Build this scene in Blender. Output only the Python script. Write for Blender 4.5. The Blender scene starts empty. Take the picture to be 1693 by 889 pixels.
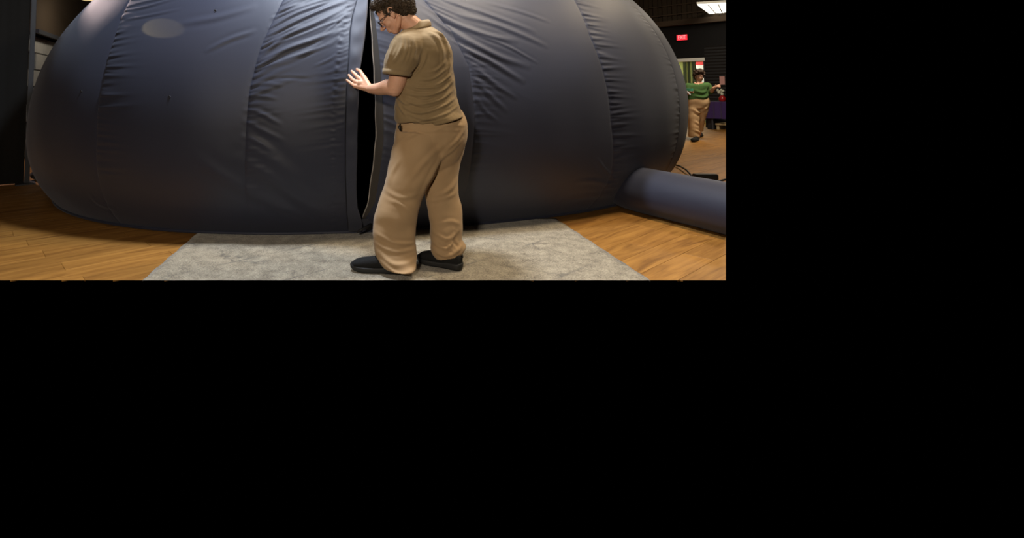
import bpy, bmesh, math, random
import numpy as np
from mathutils import Vector, Matrix, noise

# ------------------------------------------------------------------ camera, world, lights, exposure
SC = bpy.context.scene
COL = SC.collection
FPX, PXC, PYC, HZ, CH = 850.0, 600.0, 100.0, 152.0, 1.13      # focal length, principal point, horizon row (pixels), eye height (m)
TILT = math.atan2(HZ - PYC, FPX); CT, ST = math.cos(TILT), math.sin(TILT)
cam = bpy.data.objects.new('camera', bpy.data.cameras.new('camera')); COL.objects.link(cam)
cam.location = (0, 0, CH); cam.rotation_euler = (math.pi / 2 + TILT, 0, 0)
cam.data.sensor_width = 36; cam.data.sensor_fit = 'HORIZONTAL'
cam.data.lens = FPX / 1693 * 36
cam.data.shift_x = (846.5 - PXC) / 1693; cam.data.shift_y = -(444.5 - PYC) / 1693
cam.data.clip_end = 200
SC.camera = cam
w = bpy.data.worlds.new('world'); SC.world = w; w.use_nodes = True
w.node_tree.nodes['Background'].inputs[0].default_value = (0, 0, 0, 1)
w.node_tree.nodes['Background'].inputs[1].default_value = 0
SC.view_settings.view_transform = 'Standard'; SC.view_settings.look = 'None'
SC.view_settings.gamma = 1; SC.view_settings.use_curve_mapping = False
SC.view_settings.exposure = 0.0

def area_light(name, loc, target, sx, sy, power, col, spread=math.pi):
    L = bpy.data.lights.new(name, 'AREA'); L.shape = 'RECTANGLE'; L.size = sx; L.size_y = sy
    L.energy = power; L.color = col; L.spread = spread
    o = bpy.data.objects.new(name, L); COL.objects.link(o); o.location = loc
    o.rotation_euler = (Vector(target) - Vector(loc)).to_track_quat('-Z', 'Y').to_euler()
    return o
area_light('ceiling_lamp', (-0.40, 3.72, 4.3), (-0.40, 3.6, 0), 0.5, 0.4, 215, (0.80, 0.88, 1.0))
area_light('ceiling_lamp', (2.1, 3.75, 4.3), (2.0, 3.6, 0), 0.9, 0.4, 150, (1.0, 0.84, 0.62))
area_light('ceiling_lamp', (-3.2, 2.2, 4.2), (-2.6, 3.6, 0), 1.2, 0.6, 9, (1.0, 0.76, 0.52))
area_light('ceiling_lamp', (-6.2, 8.0, 4.3), (-2.8, 4.9, 1.9), 0.16, 0.16, 90, (1.0, 0.76, 0.72))
area_light('wall_lamp', (-4.7, 9.3, 2.75), (-5.9, 9.6, 1.6), 0.2, 0.2, 13, (1.0, 0.86, 0.66))
area_light('ceiling_lamp', (5.2, 6.0, 4.3), (4.9, 6.0, 0), 1.2, 0.6, 80, (1.0, 0.78, 0.48))
area_light('ceiling_lamp', (8.3, 11.2, 4.2), (7.9, 12.6, 0), 1.2, 0.6, 175, (1.0, 0.86, 0.66))
area_light('added_front_light', (-0.9, -1.0, 2.0), (0.9, 4.0, 1.1), 0.25, 0.25, 88, (1.0, 0.87, 0.70))  # added unseen frontal light behind the camera; throws the man's shadow onto the dome
sp_ = bpy.data.lights.new('added_patch_spot', 'SPOT'); sp_.energy = 170; sp_.color = (1.0, 0.80, 0.42); sp_.spot_size = math.radians(3.9); sp_.spot_blend = .12; sp_.shadow_soft_size = .01  # invented spot with no fixture; throws the warm patch onto the dome
so_ = bpy.data.objects.new('added_patch_spot', sp_); COL.objects.link(so_); so_.location = (-4.2, 4.05, 2.5)
so_.rotation_euler = (Vector((-1.60, 4.12, 1.635)) - so_.location).to_track_quat('-Z', 'Y').to_euler()

# ------------------------------------------------------------------ pixel / surface maths (pixel of the photograph <-> point in the room)
def ray(u, v):
    a = (u - PXC) / FPX; b = (PYC - v) / FPX
    return np.array([a, CT - b * ST, ST + b * CT])
def W(u, v, Y):
    d = ray(u, v); return np.array([0, 0, CH]) + d * Y / d[1]
def G(u, v, z=0.0):
    d = ray(u, v); return np.array([0, 0, CH]) + d * (z - CH) / d[2]
RIGHT_CO, RIGHT_NO = (0, 0, CH), (1, -0.70588 * CT, -0.70588 * ST)
YF = float(G(600, 463.2)[1])                                   # the modelled floor begins here

# ------------------------------------------------------------------ mesh helpers
def tag(o, label=None, cat=None, group=None, kind=None):
    if label: o['label'] = label
    if cat: o['category'] = cat
    if group: o['group'] = group
    if kind: o['kind'] = kind
    return o
def empty(name, loc, label=None, cat=None, group=None, kind=None):
    o = bpy.data.objects.new(name, None); COL.objects.link(o); o.location = loc; o.empty_display_size = .2
    return tag(o, label, cat, group, kind)
def link(name, me, mat=None, parent=None, smooth=False):
    if mat is not None:
        me.materials.clear(); me.materials.append(mat)
    if smooth: me.shade_smooth()
    o = bpy.data.objects.new(name, me); COL.objects.link(o)
    if parent is not None:
        o.parent = parent
        p, off = parent, Vector((0, 0, 0))
        while p is not None:
            off += Vector(p.location); p = p.parent
        o.location = -off
    return o
def mesh_from(verts, faces):
    me = bpy.data.meshes.new('mesh'); me.from_pydata([tuple(map(float, v)) for v in verts], [], faces); me.update(); return me
def from_bm(bm):
    bmesh.ops.recalc_face_normals(bm, faces=bm.faces)
    me = bpy.data.meshes.new('mesh'); bm.to_mesh(me); bm.free(); return me
def clip_bm(bm, co, no):
    g = bm.verts[:] + bm.edges[:] + bm.faces[:]
    r = bmesh.ops.bisect_plane(bm, geom=g, plane_co=co, plane_no=no, clear_outer=True, dist=1e-5)
def box_bm(bm, corner8):
    v = [bm.verts.new(c) for c in corner8]
    for f in ((0, 3, 2, 1), (4, 5, 6, 7), (0, 1, 5, 4), (1, 2, 6, 5), (2, 3, 7, 6), (3, 0, 4, 7)): bm.faces.new([v[i] for i in f])
def box8(x0, x1, y0, y1, z0, z1, fn=lambda x, y, z: (x, y, z)):
    return [fn(x0, y0, z0), fn(x1, y0, z0), fn(x1, y1, z0), fn(x0, y1, z0), fn(x0, y0, z1), fn(x1, y0, z1), fn(x1, y1, z1), fn(x0, y1, z1)]
def box(name, x0, x1, y0, y1, z0, z1, mat, parent=None, fn=None, clip=False, bevel=0.0):
    bm = bmesh.new(); box_bm(bm, box8(x0, x1, y0, y1, z0, z1, fn or (lambda x, y, z: (x, y, z))))
    if bevel: bmesh.ops.bevel(bm, geom=bm.edges[:], offset=bevel, segments=2, affect='EDGES')
    if clip: clip_bm(bm, RIGHT_CO, RIGHT_NO)
    return link(name, from_bm(bm), mat, parent)
def tube(pts, rad, n=10, closed=False, caps=True):
    """verts, faces of a tube along pts"""
    pts = [Vector(p) for p in pts]; m = len(pts)
    if not hasattr(rad, '__len__'): rad = [rad] * m
    vs, fs = [], []
    prev = None
    for i, p in enumerate(pts):
        if closed: d = pts[(i + 1) % m] - pts[i - 1]
        else: d = pts[min(i + 1, m - 1)] - pts[max(i - 1, 0)]
        d.normalize()
        if prev is None:
            a = d.orthogonal().normalized()
        else:
            a = (prev - d * prev.dot(d)).normalized()
        prev = a; b = d.cross(a)
        for k in range(n):
            t = 2 * math.pi * k / n; vs.append(p + (a * math.cos(t) + b * math.sin(t)) * rad[i])
    for i in range(m if closed else m - 1):
        for k in range(n):
            j = (i + 1) % m
            fs.append((i * n + k, i * n + (k + 1) % n, j * n + (k + 1) % n, j * n + k))
    if caps and not closed:
        fs.append(tuple(range(n - 1, -1, -1))); fs.append(tuple((m - 1) * n + k for k in range(n)))
    return vs, fs
def tube_obj(name, pts, rad, mat, parent=None, n=10, closed=False):
    v, f = tube(pts, rad, n, closed); return link(name, mesh_from(v, f), mat, parent, True)

class Blob:
    """collects closed lumps, fused by a voxel remesh into one continuous skin"""
    def __init__(s): s.v, s.f = [], []
    def add(s, v, f):
        b = len(s.v); s.v += [tuple(map(float, q)) for q in v]; s.f += [tuple(b + i for i in q) for q in f]
    def ell(s, c, r, M=None, n=18):
        vs, fs = [], []
        M = M or Matrix.Identity(3); c = Vector(c)
        for i in range(1, n // 2):
            th = math.pi * i / (n // 2)
            for k in range(n):
                t = 2 * math.pi * k / n
                vs.append(c + M @ Vector((r[0] * math.sin(th) * math.cos(t), r[1] * math.sin(th) * math.sin(t), r[2] * math.cos(th))))
        m = n // 2 - 1
        for i in range(m - 1):
            for k in range(n): fs.append((i * n + k, (i + 1) * n + k, (i + 1) * n + (k + 1) % n, i * n + (k + 1) % n))
        vs.append(c + M @ Vector((0, 0, r[2]))); vs.append(c - M @ Vector((0, 0, r[2])))
        for k in range(n):
            fs.append((len(vs) - 2, k, (k + 1) % n)); fs.append((len(vs) - 1, (m - 1) * n + (k + 1) % n, (m - 1) * n + k))
        s.add(vs, fs)
    def chain(s, pts, rad, n=14):
        if not hasattr(rad, '__len__'): rad = [rad] * len(pts)
        for p, r in zip(pts, rad): s.ell(p, (r, r, r), n=12)
        for i in range(len(pts) - 1): s.add(*tube([pts[i], pts[i + 1]], [rad[i], rad[i + 1]], n))
    def rings(s, rings, n=28, sq=1.0):
        """rings: (centre, axis_a, axis_b) -> closed loft"""
        vs, fs = [], []
        for c, a, b in rings:
            c, a, b = Vector(c), Vector(a), Vector(b)
            for k in range(n):
                t = 2 * math.pi * k / n; ca, sa = math.cos(t), math.sin(t)
                ca = math.copysign(abs(ca) ** sq, ca); sa = math.copysign(abs(sa) ** sq, sa)
                vs.append(c + a * ca + b * sa)
        m = len(rings)
        for i in range(m - 1):
            for k in range(n): fs.append((i * n + k, i * n + (k + 1) % n, (i + 1) * n + (k + 1) % n, (i + 1) * n + k))
        fs.append(tuple(range(n - 1, -1, -1))); fs.append(tuple((m - 1) * n + k for k in range(n)))
        s.add(vs, fs)
    def px(s, rows, n=28, sq=1.0, smooth=3):
        """rows: (ul, vl, ur, vr, Y, half_depth) -> loft"""
        rows = np.array(rows, float)
        if smooth > 1:
            t = np.arange(len(rows)); tt = np.linspace(0, len(rows) - 1, (len(rows) - 1) * smooth + 1)
            # Catmull-Rom
            out = []
            for q in tt:
                i = min(int(q), len(rows) - 2); x = q - i
                p0, p1, p2, p3 = rows[max(i - 1, 0)], rows[i], rows[i + 1], rows[min(i + 2, len(rows) - 1)]
                out.append(.5 * ((2 * p1) + (-p0 + p2) * x + (2 * p0 - 5 * p1 + 4 * p2 - p3) * x * x + (-p0 + 3 * p1 - 3 * p2 + p3) * x ** 3))
            rows = out
        R = []
        for ul, vl, ur, vr, Y, hd in rows:
            a, b = W(ul, vl, Y), W(ur, vr, Y)
            R.append(((a + b) / 2, (b - a) / 2, np.array([0, hd, 0])))
        s.rings(R, n, sq)
    def build(s, voxel, smooth=4):
        me = mesh_from(s.v, s.f); o = bpy.data.objects.new('tmp', me); COL.objects.link(o)
        m = o.modifiers.new('r', 'REMESH'); m.mode = 'VOXEL'; m.voxel_size = voxel; m.use_smooth_shade = True
        if smooth:
            q = o.modifiers.new('s', 'SMOOTH'); q.factor = .5; q.iterations = smooth
        dg = bpy.context.evaluated_depsgraph_get()
        out = bpy.data.meshes.new_from_object(o.evaluated_get(dg), depsgraph=dg)
        bpy.data.objects.remove(o); bpy.data.meshes.remove(me)
        return out
def get_co(me):
    a = np.empty(len(me.vertices) * 3); me.vertices.foreach_get('co', a); return a.reshape(-1, 3)
def get_no(me):
    a = np.empty(len(me.vertices) * 3); me.vertices.foreach_get('normal', a); return a.reshape(-1, 3)
def set_co(me, a):
    me.vertices.foreach_set('co', a.ravel()); me.update()
def spline(line, k=6):
    p = np.asarray(line, float)
    if len(p) < 3: return p
    q = np.vstack([2 * p[0] - p[1], p, 2 * p[-1] - p[-2]]); out = []
    for i in range(1, len(q) - 2):
        for x in np.arange(k) / k:
            out.append(.5 * (2 * q[i] + (q[i + 1] - q[i - 1]) * x + (2 * q[i - 1] - 5 * q[i] + 4 * q[i + 1] - q[i + 2]) * x * x + (3 * q[i] - q[i - 1] - 3 * q[i + 1] + q[i + 2]) * x ** 3))
    out.append(p[-1]); return np.array(out)
def poly_dist(P, line):
    """distance of 2-D points P to polyline, and the fraction along it"""
    line = spline(line); seg = np.diff(line, axis=0); ln = np.hypot(*seg.T); cum = np.concatenate([[0], np.cumsum(ln)])
    best = np.full(len(P), 1e9); tt = np.zeros(len(P)); sd = np.zeros(len(P))
    for i in range(len(seg)):
        d = P - line[i]; t = np.clip((d @ seg[i]) / (ln[i] ** 2 + 1e-12), 0, 1)
        q = d - t[:, None] * seg[i]; r = np.hypot(q[:, 0], q[:, 1])
        k = r < best
        best[k] = r[k]; tt[k] = (cum[i] + t[k] * ln[i]) / cum[-1]
    return best, tt
def crumple(me, folds, Y, noise_amp=.0, noise_scale=9.0, seed=0, side=None):
    """folds: (pixel polyline, width m, height m): raised real folds on the side of the cloth facing the room"""
    co, no = get_co(me), get_no(me)
    d = np.zeros(len(co)); face = np.clip(-no[:, 1] * 3 + .3, 0, 1)
    P2 = co[:, [0, 2]]
    for line, wd, amp in folds:
        L = np.array([W(u, v, Y)[[0, 2]] for u, v in line])
        r, t = poly_dist(P2, L)
        prof = np.exp(-(r / wd) ** 2) - .45 * np.exp(-((r - 1.7 * wd) / wd) ** 2)
        d += amp * prof * np.sin(np.pi * np.clip(t, .03, .97)) ** .7 * face
    if noise_amp:
        for i, c in enumerate(co):
            d[i] += noise_amp * noise.noise(Vector((c[0] * noise_scale + seed, c[1] * noise_scale, c[2] * noise_scale * 1.3)))
    set_co(me, co + no * d[:, None])

# ------------------------------------------------------------------ materials
def mat(name, col, rough=.8, spec=.3, metal=0.0, sheen=0.0, bump=None, emit=None, var=None, trans=0.0, sheencol=None):
    """bump: (scale, strength, detail); var: (scale, colour2, contrast)"""
    m = bpy.data.materials.new(name); m.use_nodes = True; nt = m.node_tree; N, L = nt.nodes, nt.links
    b = N['Principled BSDF']; b.inputs['Base Color'].default_value = (*col, 1); b.inputs['Roughness'].default_value = rough
    b.inputs['Specular IOR Level'].default_value = spec; b.inputs['Metallic'].default_value = metal
    b.inputs['Sheen Weight'].default_value = sheen; b.inputs['Transmission Weight'].default_value = trans
    if sheencol: b.inputs['Sheen Tint'].default_value = (*sheencol, 1)
    tc = N.new('ShaderNodeTexCoord')
    if var:
        n = N.new('ShaderNodeTexNoise'); n.inputs['Scale'].default_value = var[0]; n.inputs['Detail'].default_value = 5
        L.new(tc.outputs['Object'], n.inputs['Vector'])
        r = N.new('ShaderNodeValToRGB'); r.color_ramp.elements[0].position = .5 - var[2]; r.color_ramp.elements[1].position = .5 + var[2]
        r.color_ramp.elements[0].color = (*col, 1); r.color_ramp.elements[1].color = (*var[1], 1)
        L.new(n.outputs['Fac'], r.inputs[0]); L.new(r.outputs[0], b.inputs['Base Color'])
    if bump:
        n = N.new('ShaderNodeTexNoise'); n.inputs['Scale'].default_value = bump[0]; n.inputs['Detail'].default_value = bump[2] if len(bump) > 2 else 3
        L.new(tc.outputs['Object'], n.inputs['Vector'])
        q = N.new('ShaderNodeBump'); q.inputs['Strength'].default_value = bump[1]; q.inputs['Distance'].default_value = .01
        L.new(n.outputs['Fac'], q.inputs['Height']); L.new(q.outputs[0], b.inputs['Normal'])
    if emit:
        b.inputs['Emission Color'].default_value = (*emit[0], 1); b.inputs['Emission Strength'].default_value = emit[1]
    return m
M = {}
M['dome'] = mat('navy_nylon', (.0200, .0232, .044), .56, .5, sheen=.12, bump=(420, .06, 2), var=(2.2, (.0225, .026, .048), .25), sheencol=(.8, .85, 1))
M['dome_tape'] = mat('navy_webbing', (.030, .034, .056), .6, .4, sheen=.15, bump=(300, .08, 2))
M['facing'] = mat('grey_brown_lining', (.055, .048, .042), .85, .2, bump=(300, .08, 2))
M['cord'] = mat('pale_zip_cord', (.36, .33, .30), .6, .3)
M['zip'] = mat('zip_black', (.012, .012, .014), .6, .3)
M['grommet'] = mat('grommet_metal', (.05, .05, .055), .4, .5, metal=.6)
M['black_cloth'] = mat('black_drape', (.012, .0115, .0105), .9, .2, sheen=.2, bump=(200, .2, 2))
M['black_metal'] = mat('black_metal', (.035, .038, .045), .5, .4)
M['black_plastic'] = mat('black_plastic', (.012, .012, .012), .45, .4)
M['black_paint'] = mat('black_paint', (.010, .0095, .010), .8, .2, bump=(20, .1, 3))
M['shirt'] = mat('khaki_pique', (.27, .185, .092), .9, .2, sheen=.15, bump=(520, .10, 2), var=(14, (.30, .21, .11), .2))
M['shirt_rib'] = mat('khaki_rib', (.30, .21, .11), .9, .2, sheen=.2, bump=(380, .15, 1))
M['trouser'] = mat('tan_twill', (.42, .27, .14), .85, .2, sheen=.15, bump=(400, .06, 2), var=(9, (.46, .305, .165), .25))
M['skin'] = mat('skin', (.74, .40, .26), .5, .4, bump=(120, .06, 3), var=(18, (.78, .44, .29), .25))
for k in ('skin',):
    b_ = M[k].node_tree.nodes['Principled BSDF']; b_.inputs['Subsurface Weight'].default_value = .12; b_.inputs['Subsurface Radius'].default_value = (.02, .008, .004)
M['skin2'] = mat('skin_tan', (.60, .33, .22), .6, .3)
M['lip'] = mat('lip', (.42, .15, .11), .5, .3)
M['hair'] = mat('dark_brown_hair', (.030, .020, .012), .7, .2, var=(60, (.085, .058, .036), .2))
M['hair2'] = mat('brown_hair', (.035, .018, .010), .6, .3)
M['eye'] = mat('eye_white', (.6, .58, .55), .3, .5)
M['iris'] = mat('iris', (.03, .02, .012), .3, .5)
M['shoe'] = mat('black_knit', (.010, .010, .010), .85, .3, bump=(300, .4, 2))
M['sole'] = mat('black_rubber', (.018, .018, .018), .6, .4)
M['green'] = mat('green_jersey', (.055, .12, .035), .9, .2)
M['trouser2'] = mat('tan_cotton', (.50, .32, .17), .9, .2, var=(6, (.55, .37, .2), .2))
M['leaflet'] = mat('mint_paper', (.10, .50, .33), .7, .3)
M['white'] = mat('white_board', (.75, .77, .80), .6, .3)
M['red'] = mat('red_print', (.7, .05, .06), .6, .3)
M['white_trim'] = mat('white_trim', (.88, .88, .82), .6, .3)
M['lime'] = mat('lime_paint', (.42, .47, .17), .8, .2)
M['dkgreen'] = mat('dark_green_drape', (.045, .055, .028), .9, .2)
M['purple'] = mat('purple_cloth', (.045, .022, .105), .85, .2, sheen=.2)
M['pink'] = mat('pink_card', (.60, .32, .30), .8, .2)
M['brown_steel'] = mat('brown_steel', (.075, .052, .035), .8, .2, bump=(6, .1, 3))
M['brown_dark'] = mat('dark_deck', (.05, .036, .024), .85, .2, bump=(8, .1, 3))
M['grey_block'] = mat('grey_block', (.22, .22, .21), .8, .3, bump=(30, .3, 4), var=(3, (.30, .29, .27), .3))
M['mortar'] = mat('mortar', (.04, .04, .038), .9, .2)
M['pale_wood'] = mat('pale_wood', (.45, .34, .18), .6, .3, bump=(20, .1, 3))
M['petal'] = mat('cream_petal', (.62, .62, .5), .7, .3)
M['red_glaze'] = mat('red_glaze', (.35, .012, .012), .3, .5)
M['lens'] = mat('spectacle_glass', (.9, .92, .95), .03, .5, trans=1.0)
M['frame'] = mat('spectacle_frame', (.02, .022, .03), .35, .5)
M['diffuser'] = mat('lamp_diffuser', (.8, .8, .75), .5, .3, emit=((1.0, .93, .78), 2.6))
M['exit_face'] = mat('exit_face', (.5, .02, .03), .5, .3, emit=((1.0, .03, .05), .95))
M['exit_text'] = mat('exit_text', (.8, .2, .2), .5, .3, emit=((1.0, .35, .36), 1.2))

def wood_mat():
    m = bpy.data.materials.new('oak_vinyl'); m.use_nodes = True; nt = m.node_tree; N, L = nt.nodes, nt.links
    b = N['Principled BSDF']; b.inputs['Roughness'].default_value = .5; b.inputs['Specular IOR Level'].default_value = .4
    geo = N.new('ShaderNodeNewGeometry'); mp = N.new('ShaderNodeMapping'); mp.vector_type = 'POINT'
    mp.inputs['Rotation'].default_value = (0, 0, -math.atan2(E1[1], E1[0]))
    L.new(geo.outputs['Position'], mp.inputs[0])
    oi = N.new('ShaderNodeObjectInfo'); ad = N.new('ShaderNodeVectorMath'); ad.operation = 'ADD'
    cmb = N.new('ShaderNodeCombineXYZ'); ml = N.new('ShaderNodeMath'); ml.operation = 'MULTIPLY'; ml.inputs[1].default_value = 37
    L.new(oi.outputs['Random'], ml.inputs[0]); L.new(ml.outputs[0], cmb.inputs[0]); L.new(ml.outputs[0], cmb.inputs[2])
    L.new(mp.outputs[0], ad.inputs[0]); L.new(cmb.outputs[0], ad.inputs[1])
    sc = N.new('ShaderNodeMapping'); sc.inputs['Scale'].default_value = (1.5, 13, 1); L.new(ad.outputs[0], sc.inputs[0])
    n1 = N.new('ShaderNodeTexNoise'); n1.inputs['Scale'].default_value = 1; n1.inputs['Detail'].default_value = 6; n1.inputs['Distortion'].default_value = 1.4
    L.new(sc.outputs[0], n1.inputs['Vector'])
    sc2 = N.new('ShaderNodeMapping'); sc2.inputs['Scale'].default_value = (5, 120, 1); L.new(ad.outputs[0], sc2.inputs[0])
    n2 = N.new('ShaderNodeTexNoise'); n2.inputs['Detail'].default_value = 3; n2.inputs['Scale'].default_value = 1; L.new(sc2.outputs[0], n2.inputs['Vector'])
    r = N.new('ShaderNodeValToRGB'); e = r.color_ramp.elements
    e[0].position = .28; e[0].color = (.20, .085, .016, 1); e[1].position = .72; e[1].color = (.42, .205, .045, 1)
    k = e.new(.5); k.color = (.32, .148, .030, 1)
    L.new(n1.outputs['Fac'], r.inputs[0])
    mx = N.new('ShaderNodeMix'); mx.data_type = 'RGBA'; mx.blend_type = 'MULTIPLY'; mx.inputs['Factor'].default_value = .55
    g = N.new('ShaderNodeValToRGB'); g.color_ramp.elements[0].position = .3; g.color_ramp.elements[0].color = (.7, .66, .6, 1); g.color_ramp.elements[1].position = .65
    L.new(n2.outputs['Fac'], g.inputs[0]); L.new(r.outputs[0], mx.inputs['A']); L.new(g.outputs[0], mx.inputs['B'])
    # each plank has its own tone
    hs = N.new('ShaderNodeHueSaturation'); mr = N.new('ShaderNodeMapRange'); mr.inputs['To Min'].default_value = .92; mr.inputs['To Max'].default_value = 1.08
    L.new(oi.outputs['Random'], mr.inputs['Value']); L.new(mr.outputs[0], hs.inputs['Value']); L.new(mx.outputs['Result'], hs.inputs['Color'])
    L.new(hs.outputs[0], b.inputs['Base Color'])
    bp = N.new('ShaderNodeBump'); bp.inputs['Strength'].default_value = .15; bp.inputs['Distance'].default_value = .003
    L.new(n2.outputs['Fac'], bp.inputs['Height']); L.new(bp.outputs[0], b.inputs['Normal'])
    return m
E1 = np.array([math.sin(math.radians(52)), math.cos(math.radians(52))]); E2 = np.array([-E1[1], E1[0]])
M['wood'] = wood_mat()
def rug_mat():
    m = bpy.data.materials.new('grey_low_pile'); m.use_nodes = True; nt = m.node_tree; N, L = nt.nodes, nt.links
    b = N['Principled BSDF']; b.inputs['Roughness'].default_value = .95; b.inputs['Sheen Weight'].default_value = .25; b.inputs['Specular IOR Level'].default_value = .1
    tc = N.new('ShaderNodeTexCoord')
    def math_(op, a, c=None):
        q = N.new('ShaderNodeMath'); q.operation = op
        if isinstance(a, (int, float)): q.inputs[0].default_value = a
        else: L.new(a, q.inputs[0])
        if c is not None:
            if isinstance(c, (int, float)): q.inputs[1].default_value = c
            else: L.new(c, q.inputs[1])
        return q.outputs[0]
    def nz(scale, detail, rough=.6, dist=0):
        n = N.new('ShaderNodeTexNoise'); n.inputs['Scale'].default_value = scale; n.inputs['Detail'].default_value = detail; n.inputs['Roughness'].default_value = rough
        n.inputs['Distortion'].default_value = dist; L.new(tc.outputs['Object'], n.inputs['Vector']); return n
    sep = N.new('ShaderNodeSeparateXYZ'); L.new(tc.outputs['Object'], sep.inputs[0])
    wob = nz(5, 3); wb = math_('MULTIPLY', math_('SUBTRACT', wob.outputs['Fac'], .5), .34)
    x = math_('ADD', sep.outputs[0], wb); y = math_('ADD', math_('MULTIPLY', sep.outputs[1], 1.25), wb)
    def lattice(expr):
        f = math_('FRACT', math_('MULTIPLY', expr, 1.25))
        return math_('ABSOLUTE', math_('SUBTRACT', f, .5))
    l1 = lattice(math_('ADD', x, y)); l2 = lattice(math_('SUBTRACT', x, y))
    mn = math_('MINIMUM', l1, l2)
    brk = nz(3.2, 4)
    mr = N.new('ShaderNodeMapRange'); mr.inputs['From Min'].default_value = .0; mr.inputs['From Max'].default_value = .03; L.new(mn, mr.inputs['Value'])
    fade = N.new('ShaderNodeMapRange'); fade.inputs['From Min'].default_value = .42; fade.inputs['From Max'].default_value = .6; L.new(brk.outputs['Fac'], fade.inputs['Value'])
    line = math_('MULTIPLY', math_('SUBTRACT', 1.0, mr.outputs[0]), fade.outputs[0])
    f1 = nz(95, 3, .7); f2 = nz(11, 5, .65)
    mix = math_('ADD', math_('MULTIPLY', f1.outputs['Fac'], .6), math_('MULTIPLY', f2.outputs['Fac'], .4))
    r = N.new('ShaderNodeValToRGB'); e = r.color_ramp.elements
    e[0].position = .38; e[0].color = (.125, .103, .074, 1); e[1].position = .62; e[1].color = (.44, .385, .285, 1)
    L.new(mix, r.inputs[0])
    mx = N.new('ShaderNodeMix'); mx.data_type = 'RGBA'; mx.inputs['B'].default_value = (.085, .08, .07, 1)
    L.new(math_('MULTIPLY', line, .8), mx.inputs['Factor']); L.new(r.outputs[0], mx.inputs['A']); L.new(mx.outputs['Result'], b.inputs['Base Color'])
    bp = N.new('ShaderNodeBump'); bp.inputs['Strength'].default_value = .7; bp.inputs['Distance'].default_value = .006
    L.new(f1.outputs['Fac'], bp.inputs['Height']); L.new(bp.outputs[0], b.inputs['Normal'])
    return m
M['rug'] = rug_mat()
def siding_mat():
    m = mat('black_siding', (.016, .015, .0155), .7, .3); nt = m.node_tree; N, L = nt.nodes, nt.links
    tc = N.new('ShaderNodeTexCoord'); wv = N.new('ShaderNodeTexWave'); wv.bands_direction = 'Z'; wv.inputs['Scale'].default_value = 3.2
    L.new(tc.outputs['Object'], wv.inputs['Vector']); bp = N.new('ShaderNodeBump'); bp.inputs['Distance'].default_value = .03; bp.inputs['Strength'].default_value = .8
    L.new(wv.outputs['Fac'], bp.inputs['Height']); L.new(bp.outputs[0], N['Principled BSDF'].inputs['Normal']); return m
M['siding'] = siding_mat()

# ------------------------------------------------------------------ the dome's surface
DP = [-0.118, 7.769, 4.032, 2.677, 0.813, 0.998, 0.808, 0.622, 0.07, -0.048, 0.003, -0.021, 0.054, -0.027]
def dprof(z):
    R, Rv, zc, n, nb, lx = DP[2:8]
    z = np.asarray(z, float); up = z >= zc
    q = np.clip(np.where(up, (z - zc) / Rv, (zc - z) / (Rv * lx)), 0, .999999)
    s = np.where(up, q ** (1 / n), q ** (1 / nb)); c = np.sqrt(1 - s * s)
    return R * np.where(up, c ** n, c ** nb)
def dome_pt(az, z, off=0.0):
    """az in degrees"""
    az = np.radians(np.asarray(az, float)); X, Y = DP[0], DP[1]; sx, sy = DP[8], DP[9]; Fc = DP[10:]
    m = 1 + Fc[0] * np.cos(2 * az) + Fc[1] * np.sin(2 * az) + Fc[2] * np.cos(3 * az) + Fc[3] * np.sin(3 * az)
    r = dprof(z) * m + off
    return np.stack(np.broadcast_arrays(X + sx * (z - 1) + r * np.cos(az), Y + sy * (z - 1) + r * np.sin(az), z), -1)
YS = np.arange(3.3, 8.5, .004)
def hit(u, v):
    """azimuth (deg) and height where the line of sight of a pixel meets the dome"""
    d = ray(u, v); p = np.array([0, 0, CH])[None] + d[None] * (YS / d[1])[:, None]
    z = p[:, 2]; dx = p[:, 0] - DP[0] - DP[8] * (z - 1); dy = p[:, 1] - DP[1] - DP[9] * (z - 1); az = np.degrees(np.arctan2(dy, dx)) % 360
    q = dome_pt(az, z); inside = np.hypot(dx, dy) < np.hypot(q[:, 0] - DP[0] - DP[8] * (z - 1), q[:, 1] - DP[1] - DP[9] * (z - 1))
    i = int(np.argmax(inside & (z > 0)))
    return float(az[i]), float(z[i])
def curve(pts, below=None, above=None):
    h = sorted([(z, a) for a, z in (hit(*p) for p in pts)])
    if below: h = list(below) + h
    if above: h = h + list(above)
    zs = np.array([q[0] for q in h]); az = np.array([q[1] for q in h])
    return lambda z: np.interp(z, zs, az)
fl_pts = [(608, 3), (606, 30), (603, 60), (595, 115), (592, 160), (590.5, 205), (590, 250), (589, 290), (589, 320), (591, 342), (596, 358)]
fr_pts = [(611, 6), (613, 30), (617, 90), (621, 160), (622, 200), (622, 230), (619, 262), (615, 290), (608, 340), (601, 358)]
fr2_pts = [(614, 6), (620, 30), (627, 90), (632, 160), (634, 200), (634, 230), (631, 262), (627, 290), (620, 335), (606, 358)]
fz_pts = [(590, 0), (582.5, 28), (578.5, 56), (577, 100), (573.5, 146), (572, 190), (571, 230), (571, 290), (573, 349)]
MEET = [(1.97, 271.65), (4.0, 271.65)]; LOW = [(0.0, 272.7), (0.10, 272.7)]
FL = curve(fl_pts, LOW, MEET); FR = curve(fr_pts, LOW, MEET); FR2 = curve(fr2_pts, LOW, MEET)
FZ = curve(fz_pts, [(0.0, 271.2)], [(2.1, 270.4), (4.0, 270.6)])
SA = curve([(215, 0), (190, 60), (170, 130), (160, 230)]); SB = curve([(468, 0), (430, 80), (412, 150), (405, 260)])
SCm = curve([(700, 0), (745, 50), (775, 110), (785, 200)]); SD = curve([(950, 0), (975, 60), (1000, 130), (1010, 200), (1010, 290)])
cst = lambda a: (lambda z: a + 0 * np.asarray(z, float))
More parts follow.
